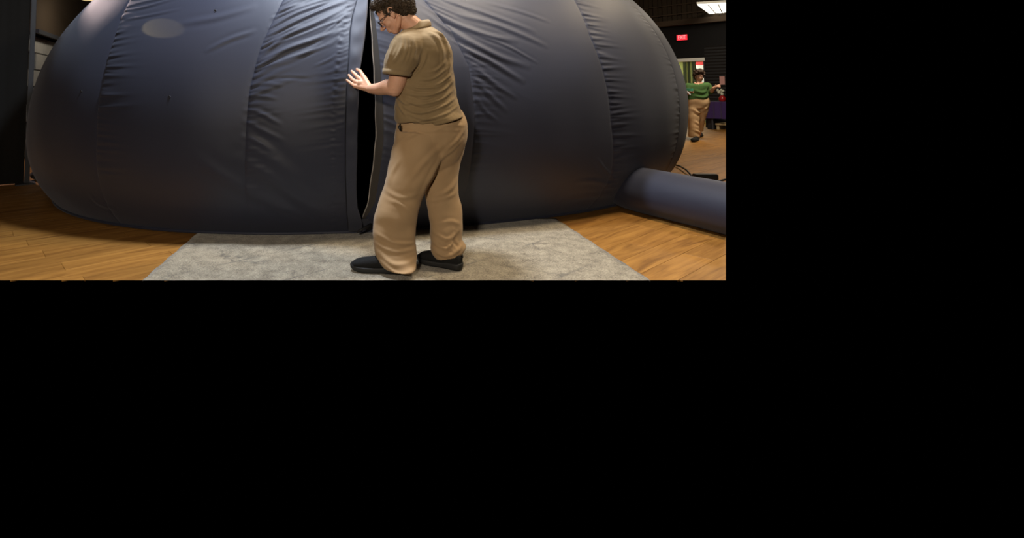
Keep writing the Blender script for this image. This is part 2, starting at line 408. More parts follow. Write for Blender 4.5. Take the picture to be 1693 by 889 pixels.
bounds = [('f', cst(199.0)), ('f', cst(219.8)), ('f', SA), ('f', SB), ('f', FL), ('g', FR2), ('f', SCm), ('f', SD), ('f', cst(326.2)), ('b', cst(346.5))]
back = np.linspace(346.5, 199 + 360, 11)
MPD = math.radians(1) * 4.0                                         # metres per degree on the dome's side
rng = random.Random(4)
# real relief of the fabric -------------------------------------------------
ridges = []   # (seam function, z, amplitude, length, slope, half width)
def seam_puckers(fn, z0, z1, step, amp, length, slope, wd, side=1):
    z = z0
    while z < z1:
        ridges.append((fn, z, amp * rng.uniform(.3, 1.0), length * rng.uniform(.5, 1.3), slope(z) + rng.uniform(-.08, .08), wd * rng.uniform(.5, .9), side))
        z += step * rng.uniform(.35, 1.15)
seam_puckers(SA, .45, 2.15, .052, .0085, .26, lambda z: -.02 + .22 * max(0, z - 1.2), .015)
seam_puckers(SB, .35, 1.1, .06, .0045, .22, lambda z: .05, .017)
seam_puckers(SB, 1.1, 2.2, .048, .0075, .40, lambda z: .40 + .25 * (z - 1.1), .016)
seam_puckers(SCm, .5, 1.35, .06, .0045, .26, lambda z: -.05, .016)
seam_puckers(SCm, 1.25, 2.2, .055, .0045, .36, lambda z: -.42, .017)
seam_puckers(SD, .25, 2.3, .055, .0115, .24, lambda z: -.10 * max(0, z - 1.2) - .01, .014)
seam_puckers(cst(326.2), .4, 2.3, .058, .008, .22, lambda z: 0, .015, -1)
seam_puckers(cst(219.8), .5, 2.2, .055, .005, .22, lambda z: 0, .015)
seam_puckers(lambda z: FZ(z), .3, 2.1, .05, .0045, .25, lambda z: (.5 if z > 1.3 else .12), .014, -1)
seam_puckers(lambda z: FR2(z), .4, 1.9, .08, .0035, .25, lambda z: -.35, .018)
folds_px = [  # long folds drawn across the front: pixel polyline, half width (m), height (m)
 ([(430, 95), (470, 62), (520, 40), (566, 18)], .022, .013), ([(424, 112), (470, 84), (520, 66), (560, 52)], .024, .014),
 ([(440, 62), (480, 40), (530, 18), (570, 2)], .022, .013), ([(418, 128), (450, 110), (490, 96), (530, 74)], .020, .010),
 ([(446, 45), (490, 22), (540, 4)], .020, .011), ([(460, 20), (500, 6)], .020, .010), ([(435, 78), (475, 52), (500, 42)], .014, .008),
 ([(456, 74), (500, 58), (545, 40), (572, 34)], .012, .006), ([(470, 98), (520, 84), (556, 70)], .016, .007), ([(450, 30), (500, 12), (560, -8)], .018, .010),
 ([(520, 110), (548, 98), (562, 86)], .013, .005), ([(530, 60), (552, 44), (572, 24)], .010, .006), ([(545, 80), (560, 64), (570, 52)], .010, .005),
 ([(412, 142), (440, 138), (470, 141)], .014, .006), ([(445, 131), (480, 129), (515, 131)], .012, -.006), ([(408, 160), (430, 158), (460, 163)], .015, .006),
 ([(404, 182), (430, 186), (465, 205)], .018, .008), ([(404, 200), (430, 212), (470, 232)], .02, .007), ([(402, 225), (425, 232), (455, 250)], .02, .006),
 ([(398, 262), (450, 292), (505, 334), (565, 362)], .045, .016), ([(405, 238), (455, 268), (520, 320), (560, 345)], .05, .011), ([(330, 262), (385, 300), (450, 335), (540, 368)], .04, .008),
 ([(691, 5), (751, 38), (805, 59), (850, 68)], .026, .013), ([(700, 20), (756, 58), (820, 92), (870, 110)], .028, .014), ([(758, 24), (820, 42), (900, 76)], .024, .010),
 ([(775, 82), (820, 108), (862, 134)], .026, .013), ([(782, 108), (815, 138), (850, 160)], .022, .010), ([(785, 132), (812, 160), (835, 182)], .022, .009),
 ([(735, 0), (800, 22), (880, 52)], .022, .009), ([(790, 60), (835, 76), (885, 104)], .014, .008), ([(745, 66), (775, 84), (800, 100)], .012, .006),
 ([(650, 45), (690, 70), (740, 100)], .022, .007), ([(800, 4), (850, 18), (905, 36)], .02, .007), ([(786, 160), (802, 184), (822, 200)], .018, .007),
 ([(1015, 310), (985, 300), (950, 300)], .02, .008), ([(1012, 322), (975, 325), (930, 330)], .025, .008), ([(1020, 300), (1000, 280), (985, 262)], .015, .006),
 ([(205, 20), (250, 10), (300, -4)], .018, .008), ([(200, 34), (250, 26), (300, 16)], .016, .007), ([(345, 84), (380, 66), (420, 52)], .025, .009), ([(300, 40), (360, 30), (420, 12)], .035, .008),
 ([(150, 322), (165, 336), (190, 345)], .02, .006), ([(215, 8), (270, -2), (330, -12)], .016, .007)]
folds = []
for line, wd, amp in folds_px:
    if 640 < line[0][0] < 900: amp *= .6; wd *= .8
    elif line[0][1] > 215: amp *= 1.15
    elif line[0][1] > 120: amp *= .65; wd *= .85
    else: wd *= .72; amp *= .8
    folds.append((np.array([(lambda h: (h[0] * MPD, h[1]))(hit(u, max(v, -12))) for u, v in line]), wd, amp))
# fine crinkled stitching beside the zip
crk = curve([(578, 0), (570, 40), (563, 70), (558, 120), (553, 180), (551, 250), (552, 335)])
def relief(az, z):
    shp = az.shape; A, Z = az.ravel(), z.ravel(); out = np.zeros(len(A)); xm = A * MPD
    for fn, z0, amp, ln, sl, wd, side in ridges:
        sel = np.abs(Z - z0) < .30
        if not sel.any(): continue
        d = (A[sel] - fn(z0)) * MPD * side; zz = Z[sel] - z0 - sl * d * (1 if side > 0 else -1) * (1)
        env = np.clip(d / .012, 0, 1) * np.exp(-(np.clip(d, 0, 9) / ln) ** 2 * 1.6) * (d > 0)
        out[sel] += amp * env * (np.exp(-(zz / (wd * (1 + .8 * d / ln))) ** 2) - .35 * np.exp(-((zz + 1.7 * wd) / wd) ** 2))
    P2 = np.stack([xm, Z], -1)
    for L, wd, amp in folds:
        lo, hi = L.min(0) - 3.5 * wd, L.max(0) + 3.5 * wd
        sel = (P2[:, 0] > lo[0]) & (P2[:, 0] < hi[0]) & (P2[:, 1] > lo[1]) & (P2[:, 1] < hi[1])
        if sel.any():
            r, t = poly_dist(P2[sel], L)
            out[sel] += amp * (np.exp(-(r / wd) ** 2) - .4 * np.exp(-((r - 1.8 * wd) / wd) ** 2)) * np.sin(np.pi * np.clip(t, .02, .98)) ** .6
    dc = (A - crk(Z)) * MPD; sel = np.abs(dc) < .05
    out[sel] += .0035 * np.exp(-(dc[sel] / .016) ** 2) * (np.sin(Z[sel] * 150 + 2 * np.sin(Z[sel] * 31)) + .6 * np.sin(Z[sel] * 83 + 1))
    out += .004 * np.sin(A * .55 + 2 * np.sin(Z * 1.7)) * np.sin(Z * 3.1 + A * .21)
    # pulled out a little where the man holds the edge of the doorway
    out += .12 * np.exp(-((A - 270.6) * MPD / .20) ** 2) * np.exp(-((Z - 1.24) / .45) ** 2) * (A < 272.0)
    return out.reshape(shp)
def zrows(dense):
    top = DP[4] + DP[3]
    if dense:
        th = np.concatenate([np.arange(0, 2.45, .0105), 2.45 + (top - .003 - 2.45) * np.sin(np.linspace(0, 1, 26) * math.pi / 2)])
    else:
        th = np.concatenate([np.arange(0, 2.45, .08), 2.45 + (top - .003 - 2.45) * np.sin(np.linspace(0, 1, 16) * math.pi / 2)])
    return th
def gore(a0, a1, dense, amp_relief=True):
    zs = zrows(dense); n = max(6, int(abs(a1(1.0) - a0(1.0)) * MPD / (.0115 if dense else .12)))
    t = np.linspace(0, 1, n + 1); Z = np.repeat(zs[:, None], n + 1, 1)
    A0, A1 = a0(zs)[:, None], a1(zs)[:, None]; A = A0 + (A1 - A0) * t[None]
    d0 = (A - A0) * MPD; d1 = (A1 - A) * MPD
    off = -.004 * (np.exp(-d0 / .015) + np.exp(-d1 / .015)) + .022 * np.sin(np.pi * t)[None] * np.clip((3.3 - Z), 0, 1) * np.clip(Z * 4, 0, 1)
    if dense: off = off + relief(A, Z) * np.clip(Z * 8, .15, 1) * np.clip((3.2 - Z), 0, 1)
    P = dome_pt(A, Z, off).reshape(-1, 3)
    m = n + 1; R = len(zs)
    I = (np.arange(R - 1)[:, None] * m + np.arange(n)[None]).ravel()
    F = np.stack([I, I + 1, I + m + 1, I + m], -1)
    me = bpy.data.meshes.new('gore'); me.from_pydata(P.tolist(), [], F.tolist()); me.update(); return me

# ------------------------------------------------------------------ SETTING: floor of planks
floor = empty('floor', (0, 0, 0), kind='structure')
def in_dome(x, y, shrink=0.0):
    az = math.degrees(math.atan2(y - DP[1], x - DP[0])) % 360; q = dome_pt(np.array(az), np.array(0.0))
    return math.hypot(x - DP[0], y - DP[1]) < math.hypot(q[0] - DP[0], q[1] - DP[1]) - shrink
bm = bmesh.new()
box_bm(bm, box8(-9, 16, YF + .06, 24, -.0095, -.0085)); clip_bm(bm, RIGHT_CO, RIGHT_NO)
link('subfloor', from_bm(bm), M['wood'], floor)
def clip_poly(poly, n, c):
    out = []
    for i in range(len(poly)):
        a, b = poly[i], poly[(i + 1) % len(poly)]; da, db = n[0] * a[0] + n[1] * a[1] - c, n[0] * b[0] + n[1] * b[1] - c
        if da <= 0: out.append(a)
        if (da < 0 < db) or (db < 0 < da):
            t = da / (da - db); out.append((a[0] + t * (b[0] - a[0]), a[1] + t * (b[1] - a[1])))
    return out
PW, PL = .19, 1.22; cand = []; rest = bmesh.new()
def add_plank(bm, poly):
    c = np.mean(poly, 0); pin = [(c[0] + (p[0] - c[0]) * .994, c[1] + (p[1] - c[1]) * .994) for p in poly]
    lo = [bm.verts.new((p[0], p[1], -.0085)) for p in poly]; mid = [bm.verts.new((p[0], p[1], -.0012)) for p in poly]; hi = [bm.verts.new((p[0], p[1], 0)) for p in pin]
    n = len(poly)
    for k in range(n):
        if abs(poly[k][1] - YF) < 1e-4 and abs(poly[(k + 1) % n][1] - YF) < 1e-4: continue
        bm.faces.new((lo[k], lo[(k + 1) % n], mid[(k + 1) % n], mid[k])); bm.faces.new((mid[k], mid[(k + 1) % n], hi[(k + 1) % n], hi[k]))
    bm.faces.new(hi)
RN = (1, -0.70588 * CT); RC = 0.70588 * ST * (-CH)
for j in range(-60, 90):
    for i in range(-14, 24):
        s0 = i * PL + (j * .4733 % 1) * PL; c0 = j * PW
        g = .0009
        rect = [(s0 + g, c0 + g), (s0 + PL - g, c0 + g), (s0 + PL - g, c0 + PW - g), (s0 + g, c0 + PW - g)]
        poly = [tuple(E1 * s + E2 * c) for s, c in rect]
        poly = clip_poly(poly, (0, -1), -YF); 
        if len(poly) > 2: poly = clip_poly(poly, RN, RC)
        if len(poly) > 2: poly = clip_poly(poly, (-1, 0), 9)
        if len(poly) > 2: poly = clip_poly(poly, (0, 1), 22)
        if len(poly) < 3: continue
        ar = abs(sum(poly[k][0] * poly[(k + 1) % len(poly)][1] - poly[(k + 1) % len(poly)][0] * poly[k][1] for k in range(len(poly)))) / 2
        if ar < .0006: continue
        if all(in_dome(*p, .0) for p in poly) and not any(abs(p[0]) < .5 and p[1] < 7 for p in poly): continue
        if all(-1.28 < p[0] < 1.66 and p[1] < 4.6 for p in poly): continue
        c = np.mean(poly, 0)
        left_hidden = c[0] < -.66 * c[1] and c[1] > 7.2
        if left_hidden or (c[1] > 9 and c[0] < .4 * c[1]): add_plank(rest, poly); continue
        cand.append((c[1], poly))
cand.sort(key=lambda q: q[0])
for k, (_, poly) in enumerate(cand):
    if k < 290:
        b = bmesh.new(); add_plank(b, poly); link('plank', from_bm(b), M['wood'], floor)
    else: add_plank(rest, poly)
o = link('plank_field', from_bm(rest), M['wood'], floor); o['kind'] = 'stuff'

# rug
bm = bmesh.new()
rx0, rx1, ry1 = -1.318, 1.715, 4.66
nx, ny = 60, 30
YR = float(G(600, 463.2, .009)[1])
grid = [[bm.verts.new((rx0 + (rx1 - rx0) * i / nx + (.004 * math.sin(j * 1.3) if i in (0, nx) else 0), YR + (ry1 - YR) * j / ny, .009 + .0012 * noise.noise(Vector((i * .4, j * .4, 0))))) for i in range(nx + 1)] for j in range(ny + 1)]
for j in range(ny):
    for i in range(nx): bm.faces.new((grid[j][i], grid[j][i + 1], grid[j + 1][i + 1], grid[j + 1][i]))
edge = [grid[ny][i] for i in range(nx + 1)]
for col_, rev in (([grid[j][0] for j in range(ny + 1)], 0), ([grid[j][nx] for j in range(ny + 1)], 1), (edge, 0)):
    low = [bm.verts.new((v.co.x, v.co.y, 0.0005)) for v in col_]
    for a in range(len(col_) - 1): bm.faces.new((col_[a], col_[a + 1], low[a + 1], low[a]))
rug = link('area_rug', from_bm(bm), M['rug'], None, True)
tag(rug, 'pale grey low-pile rug with faint diamond lines under the walking man', 'rug')

# ------------------------------------------------------------------ SETTING: right back wall with doorway
W0 = np.array([10.99, 16.5])
def Lw(s, d, z):   # s: along the wall to the right, d: out of the wall into the room
    p = W0 + s * (-E2) + d * (-E1); return (p[0], p[1], z)
def wbox(name, s0, s1, d0, d1, z0, z1, m, parent=None, bevel=0): return box(name, s0, s1, d0, d1, z0, z1, m, parent, Lw, True, bevel)
wall = empty('wall_right', Lw(0, 0, 0), kind='structure')
wbox('siding', 0.0, 2.5, -.12, 0, 0, 2.60, M['siding'], wall)
wbox('wall_panel', 0.0, 2.5, -.12, -.005, 2.6, 3.33, M['black_paint'], wall)
wbox('wall_panel', -1.9, 0.0, -.12, 0, 2.24, 3.33, M['black_paint'], wall)
wbox('wall_panel', -16, -1.9, -.12, 0, 0, 3.33, M['black_paint'], wall)
wbox('ledge', -9, 2.5, -.12, .25, 3.33, 3.50, M['brown_steel'], wall)
wbox('upper_wall', -9, 2.5, -.2, -.05, 3.50, 4.6, M['brown_dark'], wall)
for k in range(22):
    wbox('rib', -4.2 + k * .30, -4.2 + k * .30 + .14, -.05, .02, 3.50, 4.6, M['brown_dark'], wall)
wbox('conduit', -6, 2.5, .05, .09, 3.70, 3.735, M['brown_steel'], wall)
wbox('conduit', -6, 2.5, .05, .08, 4.02, 4.045, M['brown_steel'], wall)
door = empty('door_1', Lw(-.9, 0, 0), kind='structure')
wbox('door_head', -1.95, 0.0, -.14, .03, 2.13, 2.235, M['white_trim'], door)
wbox('door_jamb', -.035, 0.0, -.14, .03, 0, 2.13, M['black_metal'], door)
inner = empty('wall_inner', Lw(-.9, -3, 0), kind='structure')
wbox('painted_wall', -4.5, 1.2, -3.1, -3.0, 0, 3.0, M['lime'], inner)
wbox('side_wall', -4.6, -4.5, -3.1, -.12, 0, 3.0, M['lime'], inner)
wbox('side_wall', .5, .6, -3.1, -.12, 0, 3.0, M['lime'], inner)
wbox('soffit', -4.5, .5, -3.1, -.12, 2.62, 2.7, M['white_trim'], inner)
area_light('inner_room_lamp', Lw(-1.6, -1.4, 2.55), Lw(-1.6, -1.4, 0), 1.2, .6, 60, (1.0, .95, .72))
def drape(name, s0, s1, d, z0, z1, m, parent, n=40, waves=5, depth=.05):
    vs, fs = [], []
    for i in range(n + 1):
        t = i / n; s = s0 + (s1 - s0) * t; dd = d + depth * math.sin(t * waves * 2 * math.pi)
        vs.append(Lw(s, dd, z0)); vs.append(Lw(s, dd, z1))
    for i in range(n): fs.append((2 * i, 2 * i + 2, 2 * i + 3, 2 * i + 1))
    return link(name, mesh_from(vs, fs), m, parent, True)
cur = empty('door_curtain', Lw(-1.5, -2.7, 0), 'dark green hanging drapes seen through the lit doorway', 'curtain')
for a, b_ in ((-1.64, -1.53), (-1.48, -1.40), (-1.34, -1.19)): drape('curtain_strip', a, b_, -2.75, .1, 2.3, M['dkgreen'], cur, 24, 2, .03)
wbox('curtain_rail', -1.7, -1.16, -2.78, -2.72, 2.3, 2.34, M['white_trim'], cur)
brd = empty('notice_board', Lw(-1.0, -2.6, 1.2), 'white notice board with a red header band behind the doorway', 'board')
wbox('board_panel', -1.15, .35, -2.62, -2.58, 1.0, 2.12, M['white'], brd)
wbox('header_band', -1.15, .35, -2.58, -2.57, 2.12, 2.24, M['red'], brd)
wbox('ceiling', -14, 3, -3.2, 14, 4.6, 4.7, M['brown_dark']); bpy.data.objects['ceiling']['kind'] = 'structure'

# exit sign
sg = empty('exit_sign', Lw(-.9, .05, 2.8), 'glowing red EXIT sign on the black wall above the doorway', 'sign')
def s_of_u(u):   # position along the wall of a pixel column, at eye height
    d = ray(u, HZ); k = d[0] / d[1]
    # (W0x - s*E2x) = k (W0y - s*E2y)
    return (W0[0] - k * W0[1]) / (E2[0] - k * E2[1])
s0, s1 = s_of_u(1123.5), s_of_u(1141.0)
zc = 2.94
wbox('housing', s0 - .02, s1 + .02, .0, .06, zc - .12, zc + .10, M['black_plastic'], sg)
wbox('face', s0, s1, .06, .066, zc - .10, zc + .08, M['exit_face'], sg)
cu = bpy.data.curves.new('t', 'FONT'); cu.body = 'EXIT'; cu.size = .19; cu.extrude = .003; cu.align_x = 'CENTER'; cu.align_y = 'CENTER'
to = bpy.data.objects.new('t', cu); COL.objects.link(to); dg = bpy.context.evaluated_depsgraph_get()
tm = bpy.data.meshes.new_from_object(to.evaluated_get(dg)); bpy.data.objects.remove(to)
sm_ = (s0 + s1) / 2
for v in tm.vertices:
    x, y, z = v.co; v.co = Lw(sm_ + x * ((s1 - s0) / .50), .067 + z, zc - .01 + y)
link('lettering', tm, M['exit_text'], sg)

# suspended lamp near the right back wall
p0, p1 = G(1153, 8.5, 3.62), G(1173, 23, 3.62); q0 = G(1205, 5.5, 3.62); q1 = G(1205, 21.6, 3.62)
lt = empty('ceiling_light', (float(p0[0]), float(p0[1]), 3.62), 'bright rectangular ceiling light panel in the upper right, near the back wall', 'lamp')
bm = bmesh.new(); v = [bm.verts.new(tuple(p)) for p in (p0, q0, q1, p1)]; bm.faces.new(v); clip_bm(bm, RIGHT_CO, RIGHT_NO)
bmesh.ops.solidify(bm, geom=bm.faces[:], thickness=-.02); link('diffuser', from_bm(bm), M['diffuser'], lt)
def pxy(p, q, t): return p + (q - p) * t
bm = bmesh.new()
cc = (p0 + p1 + q0 + q1) / 4
o8 = [cc + (p - cc) * 1.03 for p in (p0, q0, q1, p1)]
box_bm(bm, [tuple(p + np.array([0, 0, .025])) for p in o8] + [tuple(p + np.array([0, 0, .09])) for p in o8]); clip_bm(bm, RIGHT_CO, RIGHT_NO)
link('frame', from_bm(bm), M['white_trim'], lt)
for t in (.34, .67):
    a, b_ = pxy(p0, q0, t), pxy(p1, q1, t); dn = np.array([0, 0, -.012])
    e = (q0 - p0); e = e / np.linalg.norm(e) * .012
    bm = bmesh.new(); box_bm(bm, [tuple(a - e + dn), tuple(a + e + dn), tuple(b_ + e + dn), tuple(b_ - e + dn), tuple(a - e), tuple(a + e), tuple(b_ + e), tuple(b_ - e)])
    clip_bm(bm, RIGHT_CO, RIGHT_NO); link('louver', from_bm(bm), M['white_trim'], lt)
for t in (.1, .5):
    a = pxy(p0, p1, t); link('hanger', mesh_from(*tube([a + np.array([.02, 0, .08]), a + np.array([.02, 0, 1.0])], .006, 6)), M['black_metal'], lt)

# purple table with things on it
tb = empty('display_table', Lw(.9, 1.1, 0), 'folding table under a purple cloth by the black back wall', 'table')
ts0 = .28
def tdist(u, d):  # s at pixel column for wall distance d
    base = W0 + d * (-E1); r = ray(u, HZ); k = r[0] / r[1]; return (base[0] - k * base[1]) / (E2[0] - k * E2[1])
ts0 = tdist(1167, 1.0)
wbox('tabletop', ts0, ts0 + 2.5, .45, 1.05, .80, .84, M['purple'], tb)
bm = bmesh.new()
n = 40
fr = [Lw(ts0 + 2.5 * i / n, 1.06 + .015 * math.sin(i * 1.9), .84) for i in range(n + 1)]; lo_ = [Lw(ts0 + 2.5 * i / n, 1.08 + .03 * math.sin(i * 1.9), .34) for i in range(n + 1)]
A_ = [bm.verts.new(p) for p in fr]; B_ = [bm.verts.new(p) for p in lo_]
for i in range(n): bm.faces.new((A_[i], A_[i + 1], B_[i + 1], B_[i]))
C_ = [bm.verts.new(p) for p in (Lw(ts0 - .005, .45, .84), Lw(ts0 - .02, .43, .34))]; bm.faces.new((A_[0], B_[0], C_[1], C_[0]))
clip_bm(bm, RIGHT_CO, RIGHT_NO); link('cloth_drop', from_bm(bm), M['purple'], tb)
for s_ in (ts0 + .12, ts0 + .75):
    for d_ in (.52, .96): wbox('leg', s_, s_ + .04, d_, d_ + .04, 0, .80, M['black_metal'], tb)
vz = Lw(tdist(1193.5, .7), .7, .84)
vs_ = empty('flower_vase', vz, 'red vase of cream flowers standing on the purple table', 'vase')
prof_ = [(.0, 0), (.07, 0), (.09, .05), (.09, .11), (.06, .16), (.05, .18)]
vv, ff = [], []
for r_, z_ in prof_:
    for k in range(16): vv.append((vz[0] + r_ * math.cos(k * math.pi / 8), vz[1] + r_ * math.sin(k * math.pi / 8), vz[2] + z_))
for i in range(len(prof_) - 1):
    for k in range(16): ff.append((i * 16 + k, i * 16 + (k + 1) % 16, (i + 1) * 16 + (k + 1) % 16, (i + 1) * 16 + k))
link('vase_body', mesh_from(vv, ff), M['red_glaze'], vs_, True)
rr = random.Random(2)
for k in range(9):
    B = Blob(); cx, cy, cz = vz[0] + rr.uniform(-.10, .07), vz[1] + rr.uniform(-.08, .08), vz[2] + .22 + rr.uniform(0, .17)
    for q in range(6):
        t = q * math.pi / 3; B.ell((cx + .022 * math.cos(t), cy, cz + .022 * math.sin(t)), (.022, .012, .022), n=8)
    B.ell((cx, cy - .01, cz), (.014, .012, .014), n=8)
    link('flower', mesh_from(B.v, B.f), M['petal'], vs_, True)
    link('stem', mesh_from(*tube([(vz[0], vz[1], vz[2] + .15), (cx, cy, cz)], .004, 6)), M['dkgreen'], vs_, True)
sn = empty('wall_notice', Lw(tdist(1194.5, .02), .02, 1.4), 'pink paper notice pinned to the black siding above the flower vase', 'notice')
wbox('card', tdist(1190.5, .02), tdist(1199, .02), .0, .02, 1.36, 1.62, M['pink'], sn)
bx_ = empty('storage_case', Lw(ts0 + .3, .8, 0), 'black case standing on the floor under the purple table', 'case')
wbox('body', tdist(1169, .8), tdist(1181, .8), .6, .9, .0, .30, M['black_plastic'], bx_, .01)
wbox('lid', tdist(1168.5, .8), tdist(1181.5, .8), .58, .92, .30, .36, M['black_plastic'], bx_, .01)
wc = empty('wooden_platform', Lw(ts0 + .9, .7, 0), 'low pale wooden platform on the floor beyond the black case', 'platform')
wbox('deck', tdist(1184, .7), tdist(1184, .7) + 1.2, .3, .9, .14, .20, M['pale_wood'], wc, .006)
for s_ in (0.02, .5): wbox('leg', tdist(1184, .7) + s_, tdist(1184, .7) + s_ + .07, .35, .85, .0, .14, M['pale_wood'], wc)

# ------------------------------------------------------------------ SETTING: left wall of grey blocks and black partition
wd_ = np.array([-.294, 1.0]) / math.hypot(.294, 1); B0 = np.array([-5.78, 9.0])
def Lb(s, d, z):
    p = B0 + s * wd_ + d * np.array([wd_[1], -wd_[0]]); return (p[0], p[1], z)
wl = empty('wall_left', Lb(0, 0, 0), kind='structure')
box('wall_core', -.35, 5.0, -.25, -.05, 0, 2.10, M['mortar'], wl, Lb)
for r_ in range(7):
    for c_ in range(7):
        a = -.33 + c_ * .9 + (.45 if r_ % 2 else 0)
        z0_ = .02 + r_ * .30
        if z0_ + .29 > 2.14: continue
        box('block', a + .008, a + .892, -.06, .0, z0_ + .006, z0_ + .294, M['grey_block'], wl, Lb, bevel=.008)
up = box('wall_upper', -.35, 8.0, -.3, .12, 2.16, 4.6, M['brown_dark'], wl, Lb)
box('trim_rail', -.35, 8.0, .12, .17, 2.13, 2.20, M['black_metal'], wl, Lb)
sp = empty('lamp_fitting', (-5.0, 9.6, 2.9), 'small warm lamp fitting at the top edge of the picture, left of the dome', 'lamp')
cp = W(146, -3, 9.2)
box('lamp_shade', cp[0] - .12, cp[0] + .12, cp[1] - .12, cp[1] + .12, cp[2] - .03, cp[2] + .12, mat('warm_lamp', (.5, .4, .25), .5, .3, emit=((1, .75, .4), .35)), sp)
sp.location = tuple(cp); [setattr(c, 'location', tuple(-Vector(sp.location))) for c in sp.children]

pt = empty('partition_screen', (-4.3, 6.35, 0), 'tall black drape partition with a dark grey upright at the left edge', 'partition')
pa, pb = G(-60, 312), G(48.5, 302.6)
dv = (pb - pa)[:2]; ln_ = np.hypot(*dv); dv = dv / ln_; nv = np.array([dv[1], -dv[0]])
def Lp(s, d, z): q = pa[:2] + dv * s + nv * d; return (q[0], q[1], z)
vs, fs = [], []; n = 160
zz = [0.01, .3, .8, 1.5, 2.2, 2.95]
for i in range(n + 1):
    s = (ln_ - .06) * i / n
    for z_ in zz: vs.append(Lp(s, .006 * math.sin(i * .11) + .003 * math.sin(i * .23 + z_), z_))
m_ = len(zz)
for i in range(n):
    for k in range(m_ - 1): fs.append((i * m_ + k, (i + 1) * m_ + k, (i + 1) * m_ + k + 1, i * m_ + k + 1))
link('drape', mesh_from(vs, fs), M['black_cloth'], pt, True)
box('upright', ln_ - .055, ln_, -.03, .03, 0, 3.0, M['black_metal'], pt, Lp, bevel=.006)
box('top_rail', 0, ln_, -.025, .025, 2.95, 3.0, M['black_metal'], pt, Lp)
box('foot_plate', ln_ - .15, ln_ + .06, -.12, .14, 0, .012, M['black_metal'], pt, Lp)
bg = empty('equipment_bag', tuple(G(54, 303)), 'small black equipment bag on the floor between partition and dome', 'bag')
c = G(52, 302.5) + np.array([0, .25, 0])
B = Blob(); B.ell(c + np.array([0, 0, .07]), (.16, .16, .075)); B.ell(c + np.array([.03, 0, .12]), (.07, .09, .05))
link('bag_body', B.build(.012, 2), M['black_cloth'], bg, True)
tube_obj('bag_handle', [c + np.array([-.06, -.02, .13]), c + np.array([-.02, -.05, .19]), c + np.array([.05, -.05, .19]), c + np.array([.09, -.02, .14])], .008, M['black_plastic'], bg)

# ------------------------------------------------------------------ THE DOME
dome = empty('inflatable_dome', (DP[0], DP[1], 0), 'huge dark navy inflatable fabric dome with an open door slit', 'dome')
seq = bounds
for i in range(len(seq) - 1):
    k0, f0 = seq[i]; k1, f1 = seq[i + 1]
    if i == 4: continue                                      # the doorway itself, between FL and FR2
    me = gore(f0, f1, True); link('fabric_panel', me, M['dome'], dome, True)
for i in range(len(back) - 1):
    link('fabric_panel', gore(cst(back[i]), cst(back[i + 1]), False), M['dome'], dome, True)
def strip(name, fa, fb, offa, offb, z0, z1, m, n=8, dz=.012, rel=True, prof=None, thick=0.0):
    zs = np.arange(z0, z1, dz); t = np.linspace(0, 1, n + 1); Z = np.repeat(zs[:, None], n + 1, 1)
    A0, A1 = fa(zs)[:, None], fb(zs)[:, None]; A = A0 + (A1 - A0) * t
    off = offa + (offb - offa) * t[None] + (prof(t, zs) if prof is not None else 0)
    if rel: off = off + relief(np.minimum(A, 271.95) if rel == 'L' else A, Z) * np.clip(Z * 8, .15, 1)
    P = dome_pt(A, Z, off).reshape(-1, 3); mm = n + 1; I = (np.arange(len(zs) - 1)[:, None] * mm + np.arange(n)[None]).ravel()
    F = np.stack([I, I + 1, I + mm + 1, I + mm], -1)
    me = mesh_from(P, F.tolist())
    if thick:
        bm = bmesh.new(); bm.from_mesh(me); bmesh.ops.solidify(bm, geom=bm.faces[:], thickness=-thick); bm.normal_update(); bm.to_mesh(me); bm.free()
    return link(name, me, m, dome, True)
wv = lambda t, zs: (.006 * np.sin(zs * 11 + 1)[:, None] * t[None] + .004 * np.sin(zs * 37)[:, None] * np.sin(np.pi * t)[None])
fl = strip('door_flap', lambda z: FZ(z) + .05, lambda z: FL(z) + .02, .012, .026, .03, 2.4, M['dome_tape'], 10, rel='L', prof=wv, thick=.006)
fl['label'] = 'stiff navy placket along the left edge of the door slit'
strip('zip_line', lambda z: FZ(z) - .03, lambda z: FZ(z) + .06, .012, .020, .05, 2.4, M['zip'], 3, rel='L')
strip('stitch_tape', lambda z: crk(z) - .10, lambda z: crk(z) + .10, .0035, .0035, .15, 2.2, M['dome_tape'], 4, dz=.008, rel='L')
def cordpts(fn, off, z0, z1, dz=.03, wob=.0):
    return [tuple(dome_pt(np.array(fn(z) + wob * math.sin(z * 25)), np.array(z), off + .12 * math.exp(-((z - 1.24) / .45) ** 2) * 0)) for z in np.arange(z0, z1, dz)]
fc = strip('door_facing', FR, FR2, -.035, -.003, .06, 2.0, M['facing'], 6, rel=False)
fc['label'] = 'grey-brown lining strip along the right edge of the door slit'
zc_ = tube_obj('zip_cord', cordpts(FR, -.032, .13, 1.97, .03, .03), .0045, M['cord'], dome, 6); zc_['label'] = 'pale zip edge running down the door slit'
# low sill across the doorway, and its strap
strip('door_sill', lambda z: FZ(z) + .5, lambda z: FR2(z) + 1.2, .006, .004, .0, .15, M['dome_tape'], 14, dz=.01, rel=False, prof=lambda t, zs: .01 * np.sin(9 * t)[None] * np.sin(zs * 30)[:, None])
tube_obj('door_strap', [W(613, 371, 4.10), W(607, 374.5, 4.06), W(599, 379, 4.03), W(590, 384, 4.02)], [.012, .012, .010, .008], M['zip'], dome, 8)
# ground skirt rope around the base
azs = np.linspace(199, 346, 220)
tube_obj('base_hem', [tuple(dome_pt(np.array(a), np.array(.012), .012) + np.array([0, 0, .004])) for a in azs], .014, M['dome'], dome, 8)
